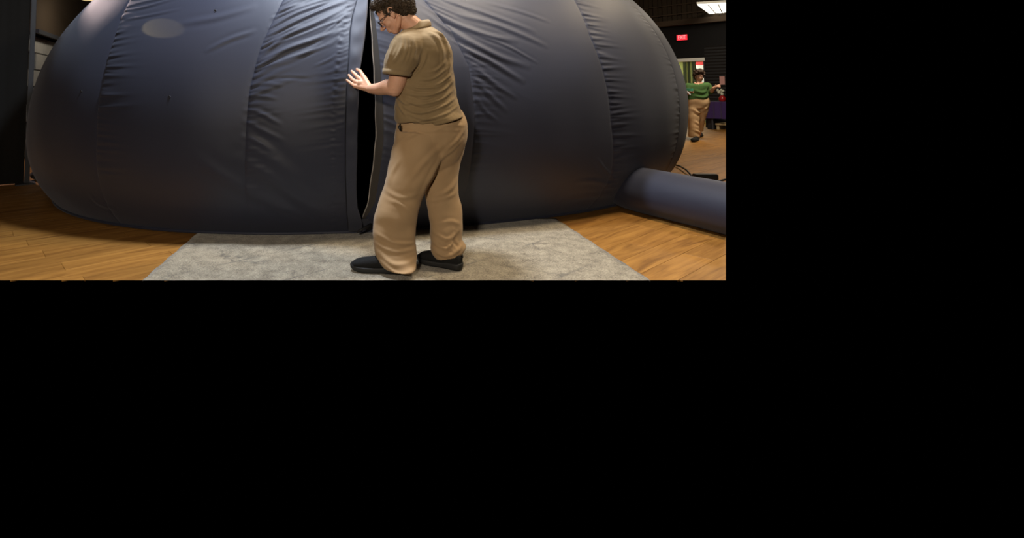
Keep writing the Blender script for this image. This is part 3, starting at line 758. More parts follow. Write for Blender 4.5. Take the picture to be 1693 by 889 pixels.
# eyelets
for (u, v) in ((358, 20), (283, 161), (211, 20), (137, 151), (126, 37), (1063, 61), (1104, 172)):
    az, z = hit(u, v); c = dome_pt(np.array(az), np.array(z)); nrm = Vector(c - dome_pt(np.array(az), np.array(z), -.1)).normalized()
    nrm = (nrm + Vector((0, 0, max(0, z - .8) * .35))).normalized()
    a = nrm.orthogonal().normalized(); b_ = nrm.cross(a); r_ = (.010 if u in (358, 283) else .0065)
    c2 = Vector(c) + nrm * (.021 if u in (358, 283) else .012)
    pts = [c2 + (a * math.cos(t) + b_ * math.sin(t)) * r_ for t in np.linspace(0, 2 * math.pi, 15)[:-1]]
    g_ = tube_obj('eyelet', pts, .0028, M['grommet'], dome, 6, True)
    vv = [c2 - nrm * .003] + [c2 - nrm * .001 + (a * math.cos(t) + b_ * math.sin(t)) * r_ for t in np.linspace(0, 2 * math.pi, 13)[:-1]]
    h_ = link('eyelet_hole', mesh_from(vv, [(0, i, i % 12 + 1) for i in range(1, 13)]), M['zip'], dome)

# air duct
dt = empty('air_duct', (2.6, 4.7, 0), 'navy inflated fabric air tube lying on the floor at the right', 'tube')
RD = .212
pj, pe = np.array([2.47, 5.62]), np.array([3.32, 3.55])
DUCT = dict(pj=np.array([2.484, 5.394]) + np.array([.0487, -.141]) * .9, pe=np.array([3.231, 3.231]))
pj, pe = DUCT['pj'], DUCT['pe']
dd_ = (pe - pj) / np.linalg.norm(pe - pj); nn_ = np.array([dd_[1], -dd_[0]]); Ln = float(np.linalg.norm(pe - pj))
vs, fs = [], []; n, K = 150, 96
for i in range(n + 1):
    s = Ln * i / n; r = RD * (1 - .16 * math.exp(-(s / .14) ** 2)) * (1 + .012 * math.sin(s * 4.2))
    for k in range(K):
        t = 2 * math.pi * k / K
        rr_ = r * (1 + .012 * math.exp(-s / .18) * math.sin(k * 1.15) + .004 * noise.noise(Vector((s * 5, math.cos(t) * 3, math.sin(t) * 3))))
        x = pj + dd_ * s + nn_ * rr_ * math.cos(t) * 1.04; z = max(.003, RD * .96 + rr_ * .98 * math.sin(t))
        vs.append((x[0], x[1], z))
for i in range(n):
    for k in range(K): fs.append((i * K + k, i * K + (k + 1) % K, (i + 1) * K + (k + 1) % K, (i + 1) * K + k))
bm = bmesh.new(); me = mesh_from(vs, fs); bm.from_mesh(me); clip_bm(bm, RIGHT_CO, RIGHT_NO)
link('duct_sleeve', from_bm(bm), M['dome'], dt, True)
ring = [tuple(list(pj + dd_ * .28 + nn_ * RD * 1.06 * math.cos(t)) + [max(.01, RD * .96 + RD * math.sin(t))]) for t in np.linspace(0, 2 * math.pi, 49)[:-1]]
# cable, connector
cb = empty('power_cable', tuple(G(1130, 278)), 'thin black power cable looping on the floor behind the air tube', 'cable')
cpts = [G(1100, 266, .01), G(1112, 271.5, .02), G(1124, 274.5, .04), G(1135, 281, .05), G(1143, 290, .02), G(1150, 297, .01), G(1168, 301, .01), G(1190, 299, .01), G(1199, 296.5, .01)]
tube_obj('cable_run', cpts, .012, M['black_plastic'], cb, 8)
c = G(1168, 297, .0); cbx = box('connector_box', c[0] - .16, c[0] + .13, c[1] - .05, c[1] + .05, .0, .075, M['black_plastic'], cb, bevel=.01)

# ------------------------------------------------------------------ HUMAN FIGURES
def head_frame(origin, fwd, up, s):
    f = Vector(fwd).normalized(); u = Vector(up); u = (u - f * u.dot(f)).normalized(); l = u.cross(f)
    R = Matrix((f, l, u)).transposed(); o = Vector(origin)
    return (lambda p: o + R @ (Vector(p) * s)), R
def add_head(B, T, R, s, neck_to=None, neck_r=.058, detail=True):
    e = lambda c, r, n=18: B.ell(T(c), tuple(q * s for q in r), R, n)
    e((-.022, 0, .032), (.108, .078, .098), 24)                   # skull
    e((.020, 0, -.022), (.072, .064, .088), 22)                   # face
    e((.044, 0, -.092), (.036, .036, .026))                        # chin
    for y in (-1, 1):
        B.chain([T((-.018, y * .056, -.055)), T((.02, y * .045, -.085)), T((.052, y * .016, -.102))], [.018 * s, .017 * s, .015 * s])
        e((.052, y * .036, -.036), (.030, .026, .026))             # cheek
        e((.070, y * .030, .022), (.022, .024, .012))              # brow
        if detail:
            e((.076, y * .031, -.006), (.012, .016, .010), 12)     # lids
            # ear: rim, concha, lobe
            rim = [T((.004 + .019 * math.cos(t) - .010, y * (.077 + .010 * math.sin(t * .5)), -.004 + .031 * math.sin(t) + .006)) for t in np.linspace(-1.9, 2.6, 12)]
            B.chain(rim, .0052 * s, 8)
            e((-.006, y * .074, -.002), (.014, .008, .024), 12); e((.002, y * .078, -.030), (.009, .006, .010), 12)
        else: e((-.004, y * .078, 0), (.014, .008, .03), 12)
    B.chain([T((.085, 0, .012)), T((.102, 0, -.012)), T((.116, 0, -.034))], [.009 * s, .010 * s, .0125 * s])
    for y in (-1, 1): e((.104, y * .011, -.038), (.012, .009, .008), 12)
    B.chain([T((.080, -.020, -.066)), T((.092, 0, -.063)), T((.080, .020, -.066))], .0065 * s)
    B.chain([T((.078, -.018, -.077)), T((.089, 0, -.077)), T((.078, .018, -.077))], .0072 * s)
    e((.078, 0, -.055), (.014, .030, .020))
    if neck_to is not None:
        B.chain([T((-.035, 0, -.02)), T((-.040, 0, -.075)), neck_to], [neck_r, neck_r, neck_r * 1.12], 20)
def V(u, v, Y): return Vector(W(u, v, Y))

# --- the man at the doorway
man = empty('person', tuple(G(700, 452)), 'man in khaki polo shirt and tan trousers reaching to the dome doorway', 'person')
yaw = math.radians(14)
fw = Vector((-math.cos(math.radians(38)) * math.cos(yaw), math.cos(math.radians(38)) * math.sin(yaw), -math.sin(math.radians(38))))
HS = 1.06
T, RH = head_frame(V(649.5, 23, 3.44), fw, (-.3, 0, 1), HS)
# put ear at pixel (649,22)
B = Blob(); neck = V(690, 50, 3.44)
add_head(B, T, RH, HS, neck, .062)
# torso core, shoulders
B.px([(668, 52, 712, 46, 3.46, .075), (668, 80, 732, 74, 3.46, .13), (668, 120, 738, 116, 3.46, .13), (666, 160, 742, 155, 3.47, .12), (668, 200, 752, 195, 3.47, .13), (672, 235, 760, 230, 3.47, .13)])
sh, el, wr = V(676, 78, 3.33), V(652.5, 147, 3.37), V(612, 147, 3.56)
def lerp(a, b, t): return a + (b - a) * t
B.chain([sh, lerp(sh, el, .5) + Vector((-.012, 0, 0)), lerp(sh, el, .82), el], [.062, .062, .060, .052], 22)
B.chain([el, lerp(el, wr, .28) + Vector((0, 0, .012)), lerp(el, wr, .6), wr], [.050, .053, .043, .032], 22)
# left hand: wrist, palm, four fingers, thumb
kn = [V(586.5, 142, 3.63), V(588, 135, 3.645), V(592.5, 128.5, 3.65), V(599.5, 124.5, 3.64)]            # pinky .. index knuckles
md = [V(580.5, 138, 3.675), V(581.5, 130, 3.695), V(586, 122, 3.70), V(595.5, 117.5, 3.69)]
tp = [V(573.5, 132.5, 3.70), V(576.8, 124, 3.73), V(581.5, 117.5, 3.735), V(590, 114.5, 3.73)]
B.ell(lerp(wr, kn[1], .55), (.030, .020, .040), Matrix.Rotation(math.radians(-50), 3, 'Y'))
for k, r in zip(kn, (.0155, .016, .0165, .016)):
    B.chain([lerp(wr, k, .12), lerp(wr, k, .6), k], [.024, .020, r], 10)
for k, m_, t_, r in zip(kn, md, tp, (.0112, .0120, .0125, .0124)):
    B.chain([k, lerp(k, m_, .5), m_, lerp(m_, t_, .55), t_], [r * 1.25, r * 1.05, r * 1.05, r * .95, r * .8], 10)
B.chain([lerp(wr, kn[3], .25), V(606, 133, 3.64), V(603, 127, 3.69), V(597, 123, 3.725)], [.018, .0145, .0118, .0095], 10)
# right arm, mostly hidden behind the body, reaching to the doorway too
sh2, el2, wr2 = V(716, 78, 3.60), V(690, 138, 3.66), V(664, 100, 3.76)
B.chain([sh2, lerp(sh2, el2, .5), el2], [.06, .052, .044], 18); B.chain([el2, lerp(el2, wr2, .4), wr2], [.044, .042, .028], 18)
B.ell(lerp(wr2, V(655, 84, 3.80), .5), (.035, .018, .04))
for i in range(4):
    a_ = V(650 + i * 4, 84 + i, 3.80); B.chain([lerp(wr2, a_, .4), a_, V(649 + i * 4, 76 + i, 3.83)], [.014, .010, .008], 8)
B.chain([wr2, V(667, 90, 3.76), V(668, 83, 3.78)], [.014, .011, .009], 8)
# legs and feet core
hp1, kn1, an1 = V(692, 225, 3.42), V(660, 325, 3.33), V(662, 424, 3.28)
hp2, kn2, an2 = V(738, 225, 3.50), V(735, 330, 3.42), V(745, 425, 3.36)
B.chain([hp1, kn1, an1], [.085, .058, .045], 20); B.chain([hp2, kn2, an2], [.085, .058, .045], 20)
B.ell(V(655, 434, 3.27), (.05, .028, .025)); B.ell(V(742, 428, 3.35), (.04, .025, .02))
body = link('body', B.build(.0034, 3), M['skin'], man, True)
# eyes, glasses
for y in (-1, 1):
    E = Blob(); E.ell(T((.0745, y * .031, -.004)), (.0125 * HS,) * 3, n=16); eo = link('eye', mesh_from(E.v, E.f), M['eye'], man, True)
    E = Blob(); E.ell(T((.0835, y * .031, -.007)), (.0042 * HS, .006 * HS, .006 * HS), RH, n=12); link('iris', mesh_from(E.v, E.f), M['iris'], eo, True)
gl = None
rimv, rimf = [], []
def addt(v, f):
    b = len(rimv); rimv.extend(v); rimf.extend([tuple(b + i for i in q) for q in f])
for y in (-1, 1):
    cpt = lambda t: T((.106 - .006 * abs(math.cos(t)), y * .034 + .025 * math.copysign(abs(math.cos(t)) ** .6, math.cos(t)), -.006 + .017 * math.copysign(abs(math.sin(t)) ** .7, math.sin(t))))
    addt(*tube([cpt(t) for t in np.linspace(0, 2 * math.pi, 25)[:-1]], .0028, 6, True))
    addt(*tube([T((.100, y * .062, .004)), T((.085, y * .074, .005)), T((.03, y * .080, .006)), T((-.008, y * .083, .010)), T((-.022, y * .081, -.008))], .0028, 6))
addt(*tube([T((.106, -.010, .0)), T((.109, 0, .003)), T((.106, .010, .0))], .0025, 6))
gl = link('glasses', mesh_from(rimv, rimf), M['frame'], man, True); gl['label'] = 'dark rectangular glasses'
for y in (-1, 1):
    ring_ = [T((.1055, y * .034 + .024 * math.copysign(abs(math.cos(t)) ** .6, math.cos(t)), -.006 + .016 * math.copysign(abs(math.sin(t)) ** .7, math.sin(t)))) for t in np.linspace(0, 2 * math.pi, 25)[:-1]]
    bk = [p - RH @ Vector((.0015, 0, 0)) for p in ring_]
    link('lens', mesh_from(ring_ + bk, [tuple(range(24)), tuple(range(47, 23, -1))] + [(i, i + 24, (i + 1) % 24 + 24, (i + 1) % 24) for i in range(24)]), M['lens'], gl)
# hair: cap with curls
B = Blob()
hE = lambda c, r: B.ell(T(c), tuple(q * HS for q in r), RH, 22)
hE((-.036, 0, .072), (.112, .086, .084)); hE((-.078, 0, .012), (.078, .080, .094)); hE((.050, 0, .112), (.036, .054, .024)); hE((-.095, 0, -.040), (.040, .058, .050))
for y in (-1, 1):
    hE((-.034, y * .058, .030), (.050, .026, .052)); hE((.014, y * .069, .034), (.022, .013, .030)); hE((.014, y * .074, .010), (.008, .006, .016)); hE((-.062, y * .050, -.022), (.030, .024, .045))
me = B.build(.0034, 3); co, no = get_co(me), get_no(me)
dd = np.array([.0065 * abs(noise.noise(Vector(c) * 55)) * 2 + .003 * noise.noise(Vector(c) * 140) for c in co]); set_co(me, co + no * dd[:, None])
hair = link('hair', me, M['hair'], man, True); hair['label'] = 'short dark brown curly hair'
rc = random.Random(7); vv, ff = [], []
idx = [rc.randrange(len(co)) for _ in range(900)]
for i in idx:
    p, nr = Vector(co[i]), Vector(no[i]); a = nr.orthogonal().normalized(); a.rotate(Matrix.Rotation(rc.uniform(0, 6.28), 3, nr)); b_ = nr.cross(a)
    rad = rc.uniform(.005, .009); pts = []
    L_ = rc.uniform(.008, .018)
    for q in range(8):
        t = q / 7; ang = t * rc.uniform(4.5, 5.5)
        pts.append(p + nr * (.001 + rad * math.sin(t * math.pi) * 1.2) + a * (L_ * (t - .5) * 1.2) + b_ * rad * math.sin(ang) * .9)
    v_, f_ = tube(pts, [.0008, .0014, .0016, .0017, .0017, .0016, .0014, .0008], 5, caps=False)
    b0 = len(vv); vv += v_; ff += [tuple(b0 + k for k in q) for q in f_]
link('hair_curls', mesh_from(vv, ff), M['hair'], hair, True)['kind'] = 'stuff'

# shirt: torso and sleeves
B = Blob()
B.px([(664, 52, 711, 44, 3.47, .085), (657, 58, 722, 50, 3.46, .12), (654, 66, 735, 60, 3.46, .16), (656, 84, 744, 78, 3.46, .175), (660, 104, 748, 98, 3.46, .175), (660, 124, 749, 118, 3.46, .17),
      (656, 146, 752, 138, 3.46, .165), (653, 168, 754, 155, 3.46, .165), (652, 188, 759, 172, 3.46, .17), (653, 198, 763, 184, 3.46, .175), (655, 203.5, 764, 190, 3.46, .178)], 40, .92)
B.px([(668, 50, 704, 52, 3.38, .055), (654, 58, 704, 68, 3.35, .085), (645, 72, 700, 84, 3.33, .092), (638, 90, 694, 101, 3.32, .090), (634, 104, 688, 113, 3.33, .086), (633, 115, 681, 122, 3.33, .082)], 30)
B.px([(700, 52, 728, 56, 3.60, .055), (690, 66, 728, 76, 3.64, .075), (682, 92, 724, 104, 3.66, .07), (672, 112, 712, 124, 3.67, .065)], 24)
# fold of hem hanging at the side
B.px([(682, 184, 750, 172, 3.42, .12), (690, 198, 759, 184, 3.42, .135), (701, 209.5, 766, 192, 3.42, .14)], 28)
B.px([(672, 186, 726, 182, 3.34, .05), (678, 198, 735, 194, 3.335, .045), (684, 205.5, 744, 199, 3.335, .035)], 24)
me = B.build(.0055, 4)
shirt_folds = [
 ([(668, 140), (700, 145), (728, 138), (748, 120)], .009, .010), ([(664, 152), (700, 158), (730, 150), (751, 133)], .009, .011), ([(660, 163), (692, 172), (728, 164), (752, 147)], .010, .011),
 ([(662, 174), (690, 186), (725, 178), (757, 160)], .009, .010), ([(668, 186), (700, 196), (735, 188), (760, 174)], .009, .008), ([(659, 155), (664, 166), (672, 172), (680, 170)], .008, .010),
 ([(657, 166), (662, 178), (670, 190)], .008, .009), ([(690, 132), (715, 130), (740, 112)], .008, .007), ([(672, 146), (690, 152), (712, 152)], .006, -.007),
 ([(712, 47), (728, 56), (738, 70), (744, 92)], .009, .011), ([(706, 50), (722, 64), (730, 84), (732, 110)], .012, .008), ([(720, 52), (736, 66)], .006, -.006), ([(741, 80), (744, 100), (742, 118)], .007, .008),
 ([(700, 96), (692, 110), (680, 124), (672, 134)], .009, -.014), ([(704, 84), (700, 100), (690, 116)], .010, .008),
 ([(664, 62), (662, 80), (655, 96), (646, 108)], .010, .007), ([(682, 66), (684, 84), (678, 104)], .011, .007), ([(672, 62), (673, 86), (666, 106)], .007, -.006), ([(652, 70), (645, 88), (640, 106)], .008, .006),
 ([(676, 192), (700, 204), (745, 192)], .005, .003), ([(700, 120), (720, 116), (738, 100)], .009, .006), ([(675, 158), (700, 166), (724, 160)], .006, -.008), ([(672, 170), (700, 179), (740, 168)], .006, -.008), ([(690, 142), (720, 142), (745, 128)], .006, -.008)]
crumple(me, [(a, b_, c_ * .85) for a, b_, c_ in shirt_folds], 3.33, .006, 13)
shirt = link('shirt', me, M['shirt'], man, True); shirt['label'] = 'khaki short-sleeved polo shirt'
def band(name, rows, m, par, th=.006):
    """cloth band: closed strip around elliptical rings"""
    vs, fs = [], []; n = 44
    for (ul, vl, ur, vr, Y, hd) in rows:
        a, b_ = W(ul, vl, Y), W(ur, vr, Y); c = (a + b_) / 2; h = (b_ - a) / 2
        for k in range(n):
            t = 2 * math.pi * k / n; vs.append(c + h * math.cos(t) + np.array([0, hd * math.sin(t), 0]))
    R_ = len(rows)
    for i in range(R_ - 1):
        for k in range(n): fs.append((i * n + k, i * n + (k + 1) % n, (i + 1) * n + (k + 1) % n, (i + 1) * n + k))
    me = mesh_from(vs, fs); bm = bmesh.new(); bm.from_mesh(me); bmesh.ops.recalc_face_normals(bm, faces=bm.faces); bmesh.ops.solidify(bm, geom=bm.faces[:], thickness=th); bm.to_mesh(me); bm.free()
    return link(name, me, m, par, True)
band('sleeve_band', [(632.5, 113, 682.5, 119.5, 3.33, .084), (632, 119, 680.5, 125.5, 3.33, .083), (633, 122, 679, 127.5, 3.33, .081)], M['shirt_rib'], shirt)
band('collar', [(671, 42, 709, 32.5, 3.455, .070), (667, 46, 712, 36, 3.455, .082), (662, 53, 713.5, 42.5, 3.455, .095), (659, 57, 712, 45, 3.455, .104)], M['shirt_rib'], shirt)

# trousers
B = Blob()
B.px([(657, 196, 762, 182, 3.47, .15), (655, 208, 770, 196, 3.47, .165), (653, 222, 773, 210, 3.47, .175), (651, 240, 770, 236, 3.47, .17), (650, 254, 762, 256, 3.47, .15), (656, 268, 752, 272, 3.46, .11), (664, 280, 738, 284, 3.44, .07)], 40, .92)
B.px([(655, 215, 728, 222, 3.42, .13), (650, 240, 735, 246, 3.41, .135), (644, 265, 726, 275, 3.39, .13), (639, 290, 714, 300, 3.37, .12), (632, 315, 700, 324, 3.35, .11), (622, 345, 693, 350, 3.33, .105),
      (617, 372, 688, 376, 3.32, .10), (617, 400, 688, 402, 3.31, .10), (622, 424, 689, 426, 3.28, .10), (634, 441, 688, 438, 3.235, .085), (645, 447, 686, 446, 3.205, .07)], 36, .95)
B.px([(705, 215, 772, 214, 3.53, .12), (706, 240, 769, 240, 3.52, .12), (705, 265, 762, 265, 3.50, .11), (703, 290, 757, 290, 3.47, .10), (703, 315, 758, 316, 3.45, .095), (706, 345, 763, 345, 3.43, .09),
      (711, 372, 765, 370, 3.41, .09), (712, 398, 763, 394, 3.39, .088), (711, 414, 770, 406, 3.38, .088), (722, 427, 766, 416, 3.37, .078)], 32, .95)
me = B.build(.006, 4)
tf = [([(700, 212), (670, 228), (655, 238)], .010, .007), ([(720, 214), (740, 206), (768, 208)], .010, .008), ([(690, 218), (720, 214), (760, 214)], .010, .006), ([(660, 262), (648, 284), (643, 300)], .010, .007),
      ([(745, 240), (725, 268), (705, 300), (694, 326)], .012, .010), ([(735, 236), (700, 266), (672, 300)], .014, .007), ([(636, 312), (660, 322), (690, 318)], .012, .008), ([(640, 326), (660, 332), (675, 350)], .012, .007),
      ([(622, 380), (650, 392), (686, 396)], .009, .007), ([(620, 396), (650, 406), (686, 404)], .009, .006), ([(626, 410), (650, 424), (686, 420)], .011, .010), ([(630, 422), (655, 436), (686, 432)], .009, .008),
      ([(640, 436), (660, 444), (684, 442)], .007, .006), ([(768, 216), (756, 232), (740, 246)], .010, .009), ([(766, 230), (750, 246), (732, 262)], .010, .008), ([(760, 300), (740, 318), (712, 330)], .012, .009),
      ([(706, 336), (725, 332), (755, 322)], .010, .007), ([(716, 384), (740, 394), (760, 380)], .010, .009), ([(714, 400), (735, 408), (748, 396), (750, 380)], .009, .011), ([(716, 412), (738, 420), (766, 404)], .009, .012),
      ([(752, 384), (750, 398), (758, 408)], .008, -.010), ([(722, 372), (745, 366), (762, 372)], .010, .006), ([(735, 400), (742, 412), (748, 416)], .007, -.008), ([(665, 210), (700, 216), (716, 218)], .006, .004)]
crumple(me, [(a, b_ * 1.15, c_ * .62) for a, b_, c_ in tf], 3.33, .007, 10, 5)
tr = link('trousers', me, M['trouser'], man, True); tr['label'] = 'loose tan cotton trousers'
# pocket opening
pk = [V(662, 203, 3.30), V(659, 208, 3.295), V(661, 215, 3.29), V(667, 218, 3.28)]
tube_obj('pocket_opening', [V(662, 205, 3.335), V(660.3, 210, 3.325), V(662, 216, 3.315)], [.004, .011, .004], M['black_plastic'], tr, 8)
0 and tube_obj('pocket_seam', [V(660, 205, 3.318), V(665, 216, 3.298), V(674, 222, 3.285), V(684, 222, 3.282)], .0035, M['trouser'], tr, 6)

# shoes
def shoe(heel, toe, w_, label, side):
    """heel, toe: floor points; low knitted trainer with a thick sole"""
    h, t = Vector(heel), Vector(toe); f = (t - h); L_ = f.length; f.normalize(); l = Vector((0, 0, 1)).cross(f)
    P = lambda x, y, z: h + f * (x * L_) + l * y + Vector((0, 0, z))
    s_ = empty('shoe_anchor', (0, 0, 0))
    bpy.data.objects.remove(s_)
    U = Blob()
    R_ = []
    for x, hw, z0, z1 in ((-.005, .018, .03, .08), (.03, .034, .02, .102), (.12, .040, .02, .110), (.24, .041, .02, .110), (.38, .042, .02, .104), (.52, .046, .02, .096), (.66, .050, .02, .088), (.80, .051, .02, .080), (.92, .044, .02, .068), (.995, .024, .025, .050)):
        c = P(x, 0, (z0 + z1) / 2); R_.append((c, l * hw, Vector((0, 0, (z1 - z0) / 2))))
    U.rings(R_, 24, .85)
    me_ = U.build(.005, 3); up_ = link('shoe', me_, M['shoe'], man, True); up_['label'] = label
    Sv, Sf = [], []; prof = []
    outline = []
    for x, hw in ((-.02, .012), (.0, .028), (.05, .038), (.15, .040), (.3, .038), (.45, .042), (.6, .050), (.75, .054), (.88, .047), (.96, .034), (1.01, .014)): outline.append((x, hw))
    pts_ = [(x, hw) for x, hw in outline] + [(x, -hw) for x, hw in reversed(outline)]
    lv = ((0.003, .94), (.012, 1.0), (.026, 1.03), (.034, 1.0))
    n_ = len(pts_)
    for z_, k_ in lv:
        for x, y in pts_:
            rise = .012 * max(0, (x - .8) / .2) ** 2 + .006 * max(0, (.06 - x) / .08) ** 2
            Sv.append(P(.5 + (x - .5) * (1 + (k_ - 1) * .5), y * k_, z_ + rise + .008 * (x < .35) * (z_ > .02)))
    for i in range(len(lv) - 1):
        for k in range(n_): Sf.append((i * n_ + k, i * n_ + (k + 1) % n_, (i + 1) * n_ + (k + 1) % n_, (i + 1) * n_ + k))
    Sf.append(tuple(range(n_ - 1, -1, -1))); Sf.append(tuple((len(lv) - 1) * n_ + k for k in range(n_)))
    link('sole', mesh_from(Sv, Sf), M['sole'], up_, True)
    tube_obj('pull_tab', [P(.0, 0, .085), P(-.025, 0, .10), P(-.03, 0, .085), P(-.01, 0, .07)], .004, M['shoe'], up_, 6)
    for q in range(4):
        x = .36 + q * .07; z_ = .112 - q * .006
        tube_obj('lace', [P(x, -.022, z_ - .008), P(x + .01, 0, z_ + .002), P(x, .022, z_ - .008)], .003, M['sole'], up_, 6)
    return up_
ht = .010
shoe((*G(672, 452, ht)[:2], ht), (*G(581, 446, ht)[:2], ht), .05, 'near black trainer with the toe pointing left', 1)
h2 = G(763, 447, ht); t2 = G(692, 432, ht)
shoe((*h2[:2], ht), (*t2[:2], ht), .05, 'far black trainer under the trailing leg', 1)

# --- the person walking at the back right
p2 = empty('person', tuple(G(1152, 231)), 'curly-haired person in green top and tan trousers walking at the far right', 'person')
YB = 12.25
fw2 = Vector((-.42, -.90, -.16)); H2 = 1.0
T2, R2 = head_frame(V(1156, 126, YB - .02), fw2, (0, 0, 1), H2 * 1.08)
B = Blob(); add_head(B, T2, R2, 1.08, V(1155, 140, YB + .02), .06, True)
B.px([(1146, 139, 1163, 138, YB, .08), (1140, 145, 1170, 143, YB, .10), (1142, 160, 1166, 160, YB, .10), (1140, 172, 1168, 172, YB, .10)])
sl, sr = V(1171, 143, YB), V(1139, 144, YB)
B.chain([sl, V(1175, 152, YB - .05), V(1180, 146, YB - .22), V(1183, 143.5, YB - .26)], [.062, .05, .04, .03])
hd = V(1183, 143.5, YB - .26)
B.ell(hd + Vector((.02, 0, .01)), (.045, .02, .03))
for i in range(4): B.chain([hd + Vector((.02, 0, .01)), hd + Vector((.06, -.01 * i, .045 - .018 * i)), hd + Vector((.10, -.02, .05 - .024 * i))], [.013, .011, .009], 8)
B.chain([hd, hd + Vector((-.01, -.02, .05))], [.014, .010], 8)
B.chain([sr, V(1137.5, 154, YB - .02), V(1141, 151, YB - .24)], [.062, .048, .032])
hr = V(1141, 151, YB - .24)
B.ell(hr + Vector((.02, 0, 0)), (.04, .02, .035))
for i in range(4): B.chain([hr, hr + Vector((.05, -.02, .03 - .02 * i)), hr + Vector((.045, -.05, .025 - .02 * i))], [.013, .011, .009], 8)
B.chain([hr, hr + Vector((.02, -.03, .05))], [.014, .010], 8)
B.chain([V(1148, 175, YB), V(1147, 200, YB - .02), V(1145, 224, YB)], [.08, .06, .045]); B.chain([V(1160, 175, YB), V(1160, 198, YB), V(1155, 222, YB + .1)], [.08, .06, .045])
link('body', B.build(.009, 3), M['skin2'], p2, True)
B = Blob(); h3 = lambda c, r: B.ell(T2(c), tuple(q * 1.08 for q in r), R2, 20)
h3((-.035, 0, .072), (.118, .098, .082)); h3((-.07, 0, .0), (.075, .092, .10)); h3((.058, 0, .098), (.045, .072, .03))
for y in (-1, 1): h3((-.01, y * .085, .045), (.055, .024, .05))
me = B.build(.008, 2); co, no = get_co(me), get_no(me)
set_co(me, co + no * np.array([.022 * abs(noise.noise(Vector(c) * 22)) * 2 for c in co])[:, None])
link('hair', me, M['hair2'], p2, True)
gv, gf = [], []
for y in (-1, 1):
    v_, f_ = tube([T2((.108, y * .036 + .026 * math.cos(t), -.004 + .019 * math.sin(t))) for t in np.linspace(0, 2 * math.pi, 17)[:-1]], .0032, 6, True); b0 = len(gv); gv += v_; gf += [tuple(b0 + k for k in q) for q in f_]
    v_, f_ = tube([T2((.104, y * .062, .0)), T2((.0, y * .088, .006))], .003, 6); b0 = len(gv); gv += v_; gf += [tuple(b0 + k for k in q) for q in f_]
v_, f_ = tube([T2((.108, -.01, 0)), T2((.108, .01, 0))], .003, 6); b0 = len(gv); gv += v_; gf += [tuple(b0 + k for k in q) for q in f_]
link('glasses', mesh_from(gv, gf), M['frame'], p2, True)
B = Blob()
B.px([(1141, 137.5, 1168, 136.5, YB + .02, .09), (1135, 141, 1173, 139, YB, .14), (1134.5, 147, 1171, 146, YB, .17), (1136, 155, 1169, 155, YB, .18), (1136, 163.5, 1169.5, 163, YB, .185), (1137, 164.8, 1169, 164.5, YB, .18)], 32)
B.chain([V(1169, 142.5, YB), V(1174, 150.5, YB - .04)], [.092, .08]); B.chain([V(1138, 143, YB), V(1137.5, 151, YB - .03)], [.09, .075])
me = B.build(.010, 3); crumple(me, [([(1140, 158), (1155, 161), (1168, 156)], .03, .015), ([(1142, 149), (1152, 153), (1165, 149)], .03, .012), ([(1165, 146), (1163, 153)], .025, -.015)], YB, .01, 6)
link('shirt', me, M['green'], p2, True)
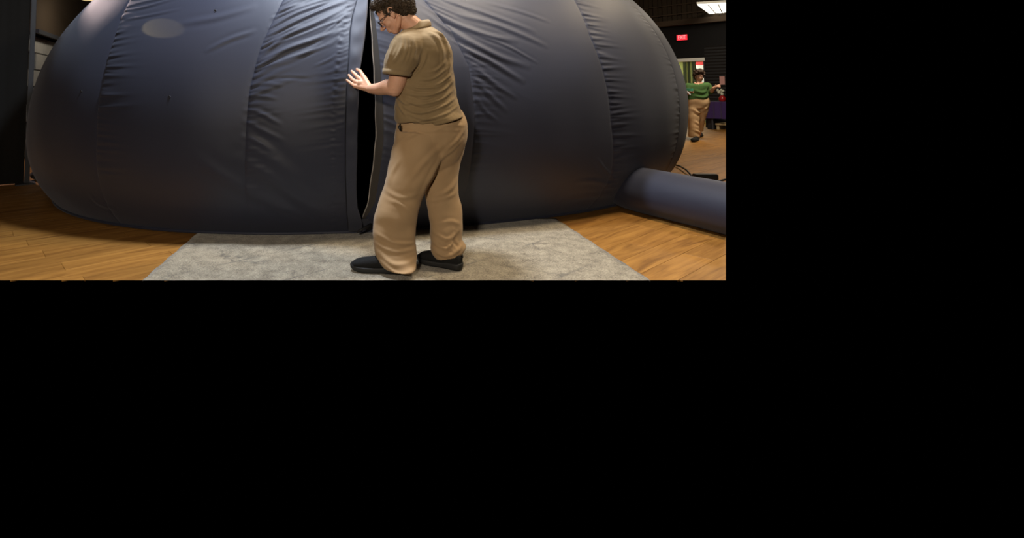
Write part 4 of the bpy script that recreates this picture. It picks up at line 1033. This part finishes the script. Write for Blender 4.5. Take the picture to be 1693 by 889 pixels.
# v neckline: skin-coloured wedge proud of the shirt
B = Blob(); a_, b2, c2 = V(1146, 138, YB - .12), V(1163, 137.5, YB - .12), V(1155, 143.5, YB - .165)
B.chain([V(1149, 138, YB - .07), V(1154.5, 142.5, YB - .125)], [.03, .012]); B.chain([V(1160, 137.5, YB - .07), V(1154.5, 142.5, YB - .125)], [.03, .012]); B.chain([V(1154.5, 136, YB - .04), V(1154.5, 141, YB - .12)], [.05, .02])
link('neckline', B.build(.008, 3), M['skin2'], p2, True)
B = Blob()
B.px([(1136.5, 162, 1170, 162, YB, .17), (1136, 170, 1173, 170, YB, .18), (1137, 178, 1170, 180, YB, .17)], 32)
B.px([(1137, 172, 1156, 174, YB, .15), (1137, 188, 1155, 190, YB - .02, .12), (1139, 205, 1155, 205, YB - .06, .11), (1139, 218, 1155, 219, YB - .08, .11), (1139, 226, 1156, 226.5, YB - .08, .11)], 26)
B.px([(1152, 174, 1171, 172, YB, .15), (1152, 188, 1168, 188, YB, .12), (1151, 204, 1163, 204, YB + .05, .10), (1150, 217, 1161, 217, YB + .12, .10)], 26)
me = B.build(.010, 3); crumple(me, [([(1140, 180), (1150, 186), (1165, 176)], .03, .02), ([(1142, 200), (1150, 206)], .03, .015), ([(1140, 214), (1150, 218), (1155, 215)], .025, .015), ([(1155, 190), (1153, 205)], .03, -.02)], YB, .012, 5)
link('trousers', me, M['trouser2'], p2, True)
for (a_, b2) in (((1152, 228.5), (1146, 232)), ((1158, 222), (1156, 224.5))):
    B = Blob(); A_, B_ = G(*a_, .05), G(*b2, .04); B.chain([A_, B_], [.055, .05]); B.ell(lerp(Vector(A_), Vector(B_), .6), (.06, .13, .035)); link('shoe', B.build(.01, 2), M['shoe'], p2, True)
lf = empty('leaflet', tuple(V(1140, 149, YB - .3)), 'mint green leaflet held in front of the green top', 'leaflet')
vs = []
for i in range(9):
    t = i / 8; u = 1134 + 12 * t; bend = .03 * math.sin(t * 3.1)
    for v_, q in ((146, 0), (150, .01)): vs.append(V(u, v_ + .6 * math.sin(t * 2), YB - .33 - bend + q))
fs = [(2 * i, 2 * i + 2, 2 * i + 3, 2 * i + 1) for i in range(8)]
me = mesh_from(vs, fs); bm = bmesh.new(); bm.from_mesh(me); bmesh.ops.solidify(bm, geom=bm.faces[:], thickness=.004); bm.to_mesh(me); bm.free(); link('cover', me, M['leaflet'], lf)
me = mesh_from([V(1134, 150.5, YB - .34), V(1141, 157, YB - .36), V(1142.5, 156, YB - .36), V(1136, 149.5, YB - .34), V(1134, 150.5, YB - .33), V(1141, 157, YB - .35), V(1142.5, 156, YB - .35), V(1136, 149.5, YB - .33)], [(0, 1, 2, 3), (7, 6, 5, 4), (0, 4, 5, 1), (1, 5, 6, 2), (2, 6, 7, 3), (3, 7, 4, 0)])
link('inner_page', me, M['white'], lf)
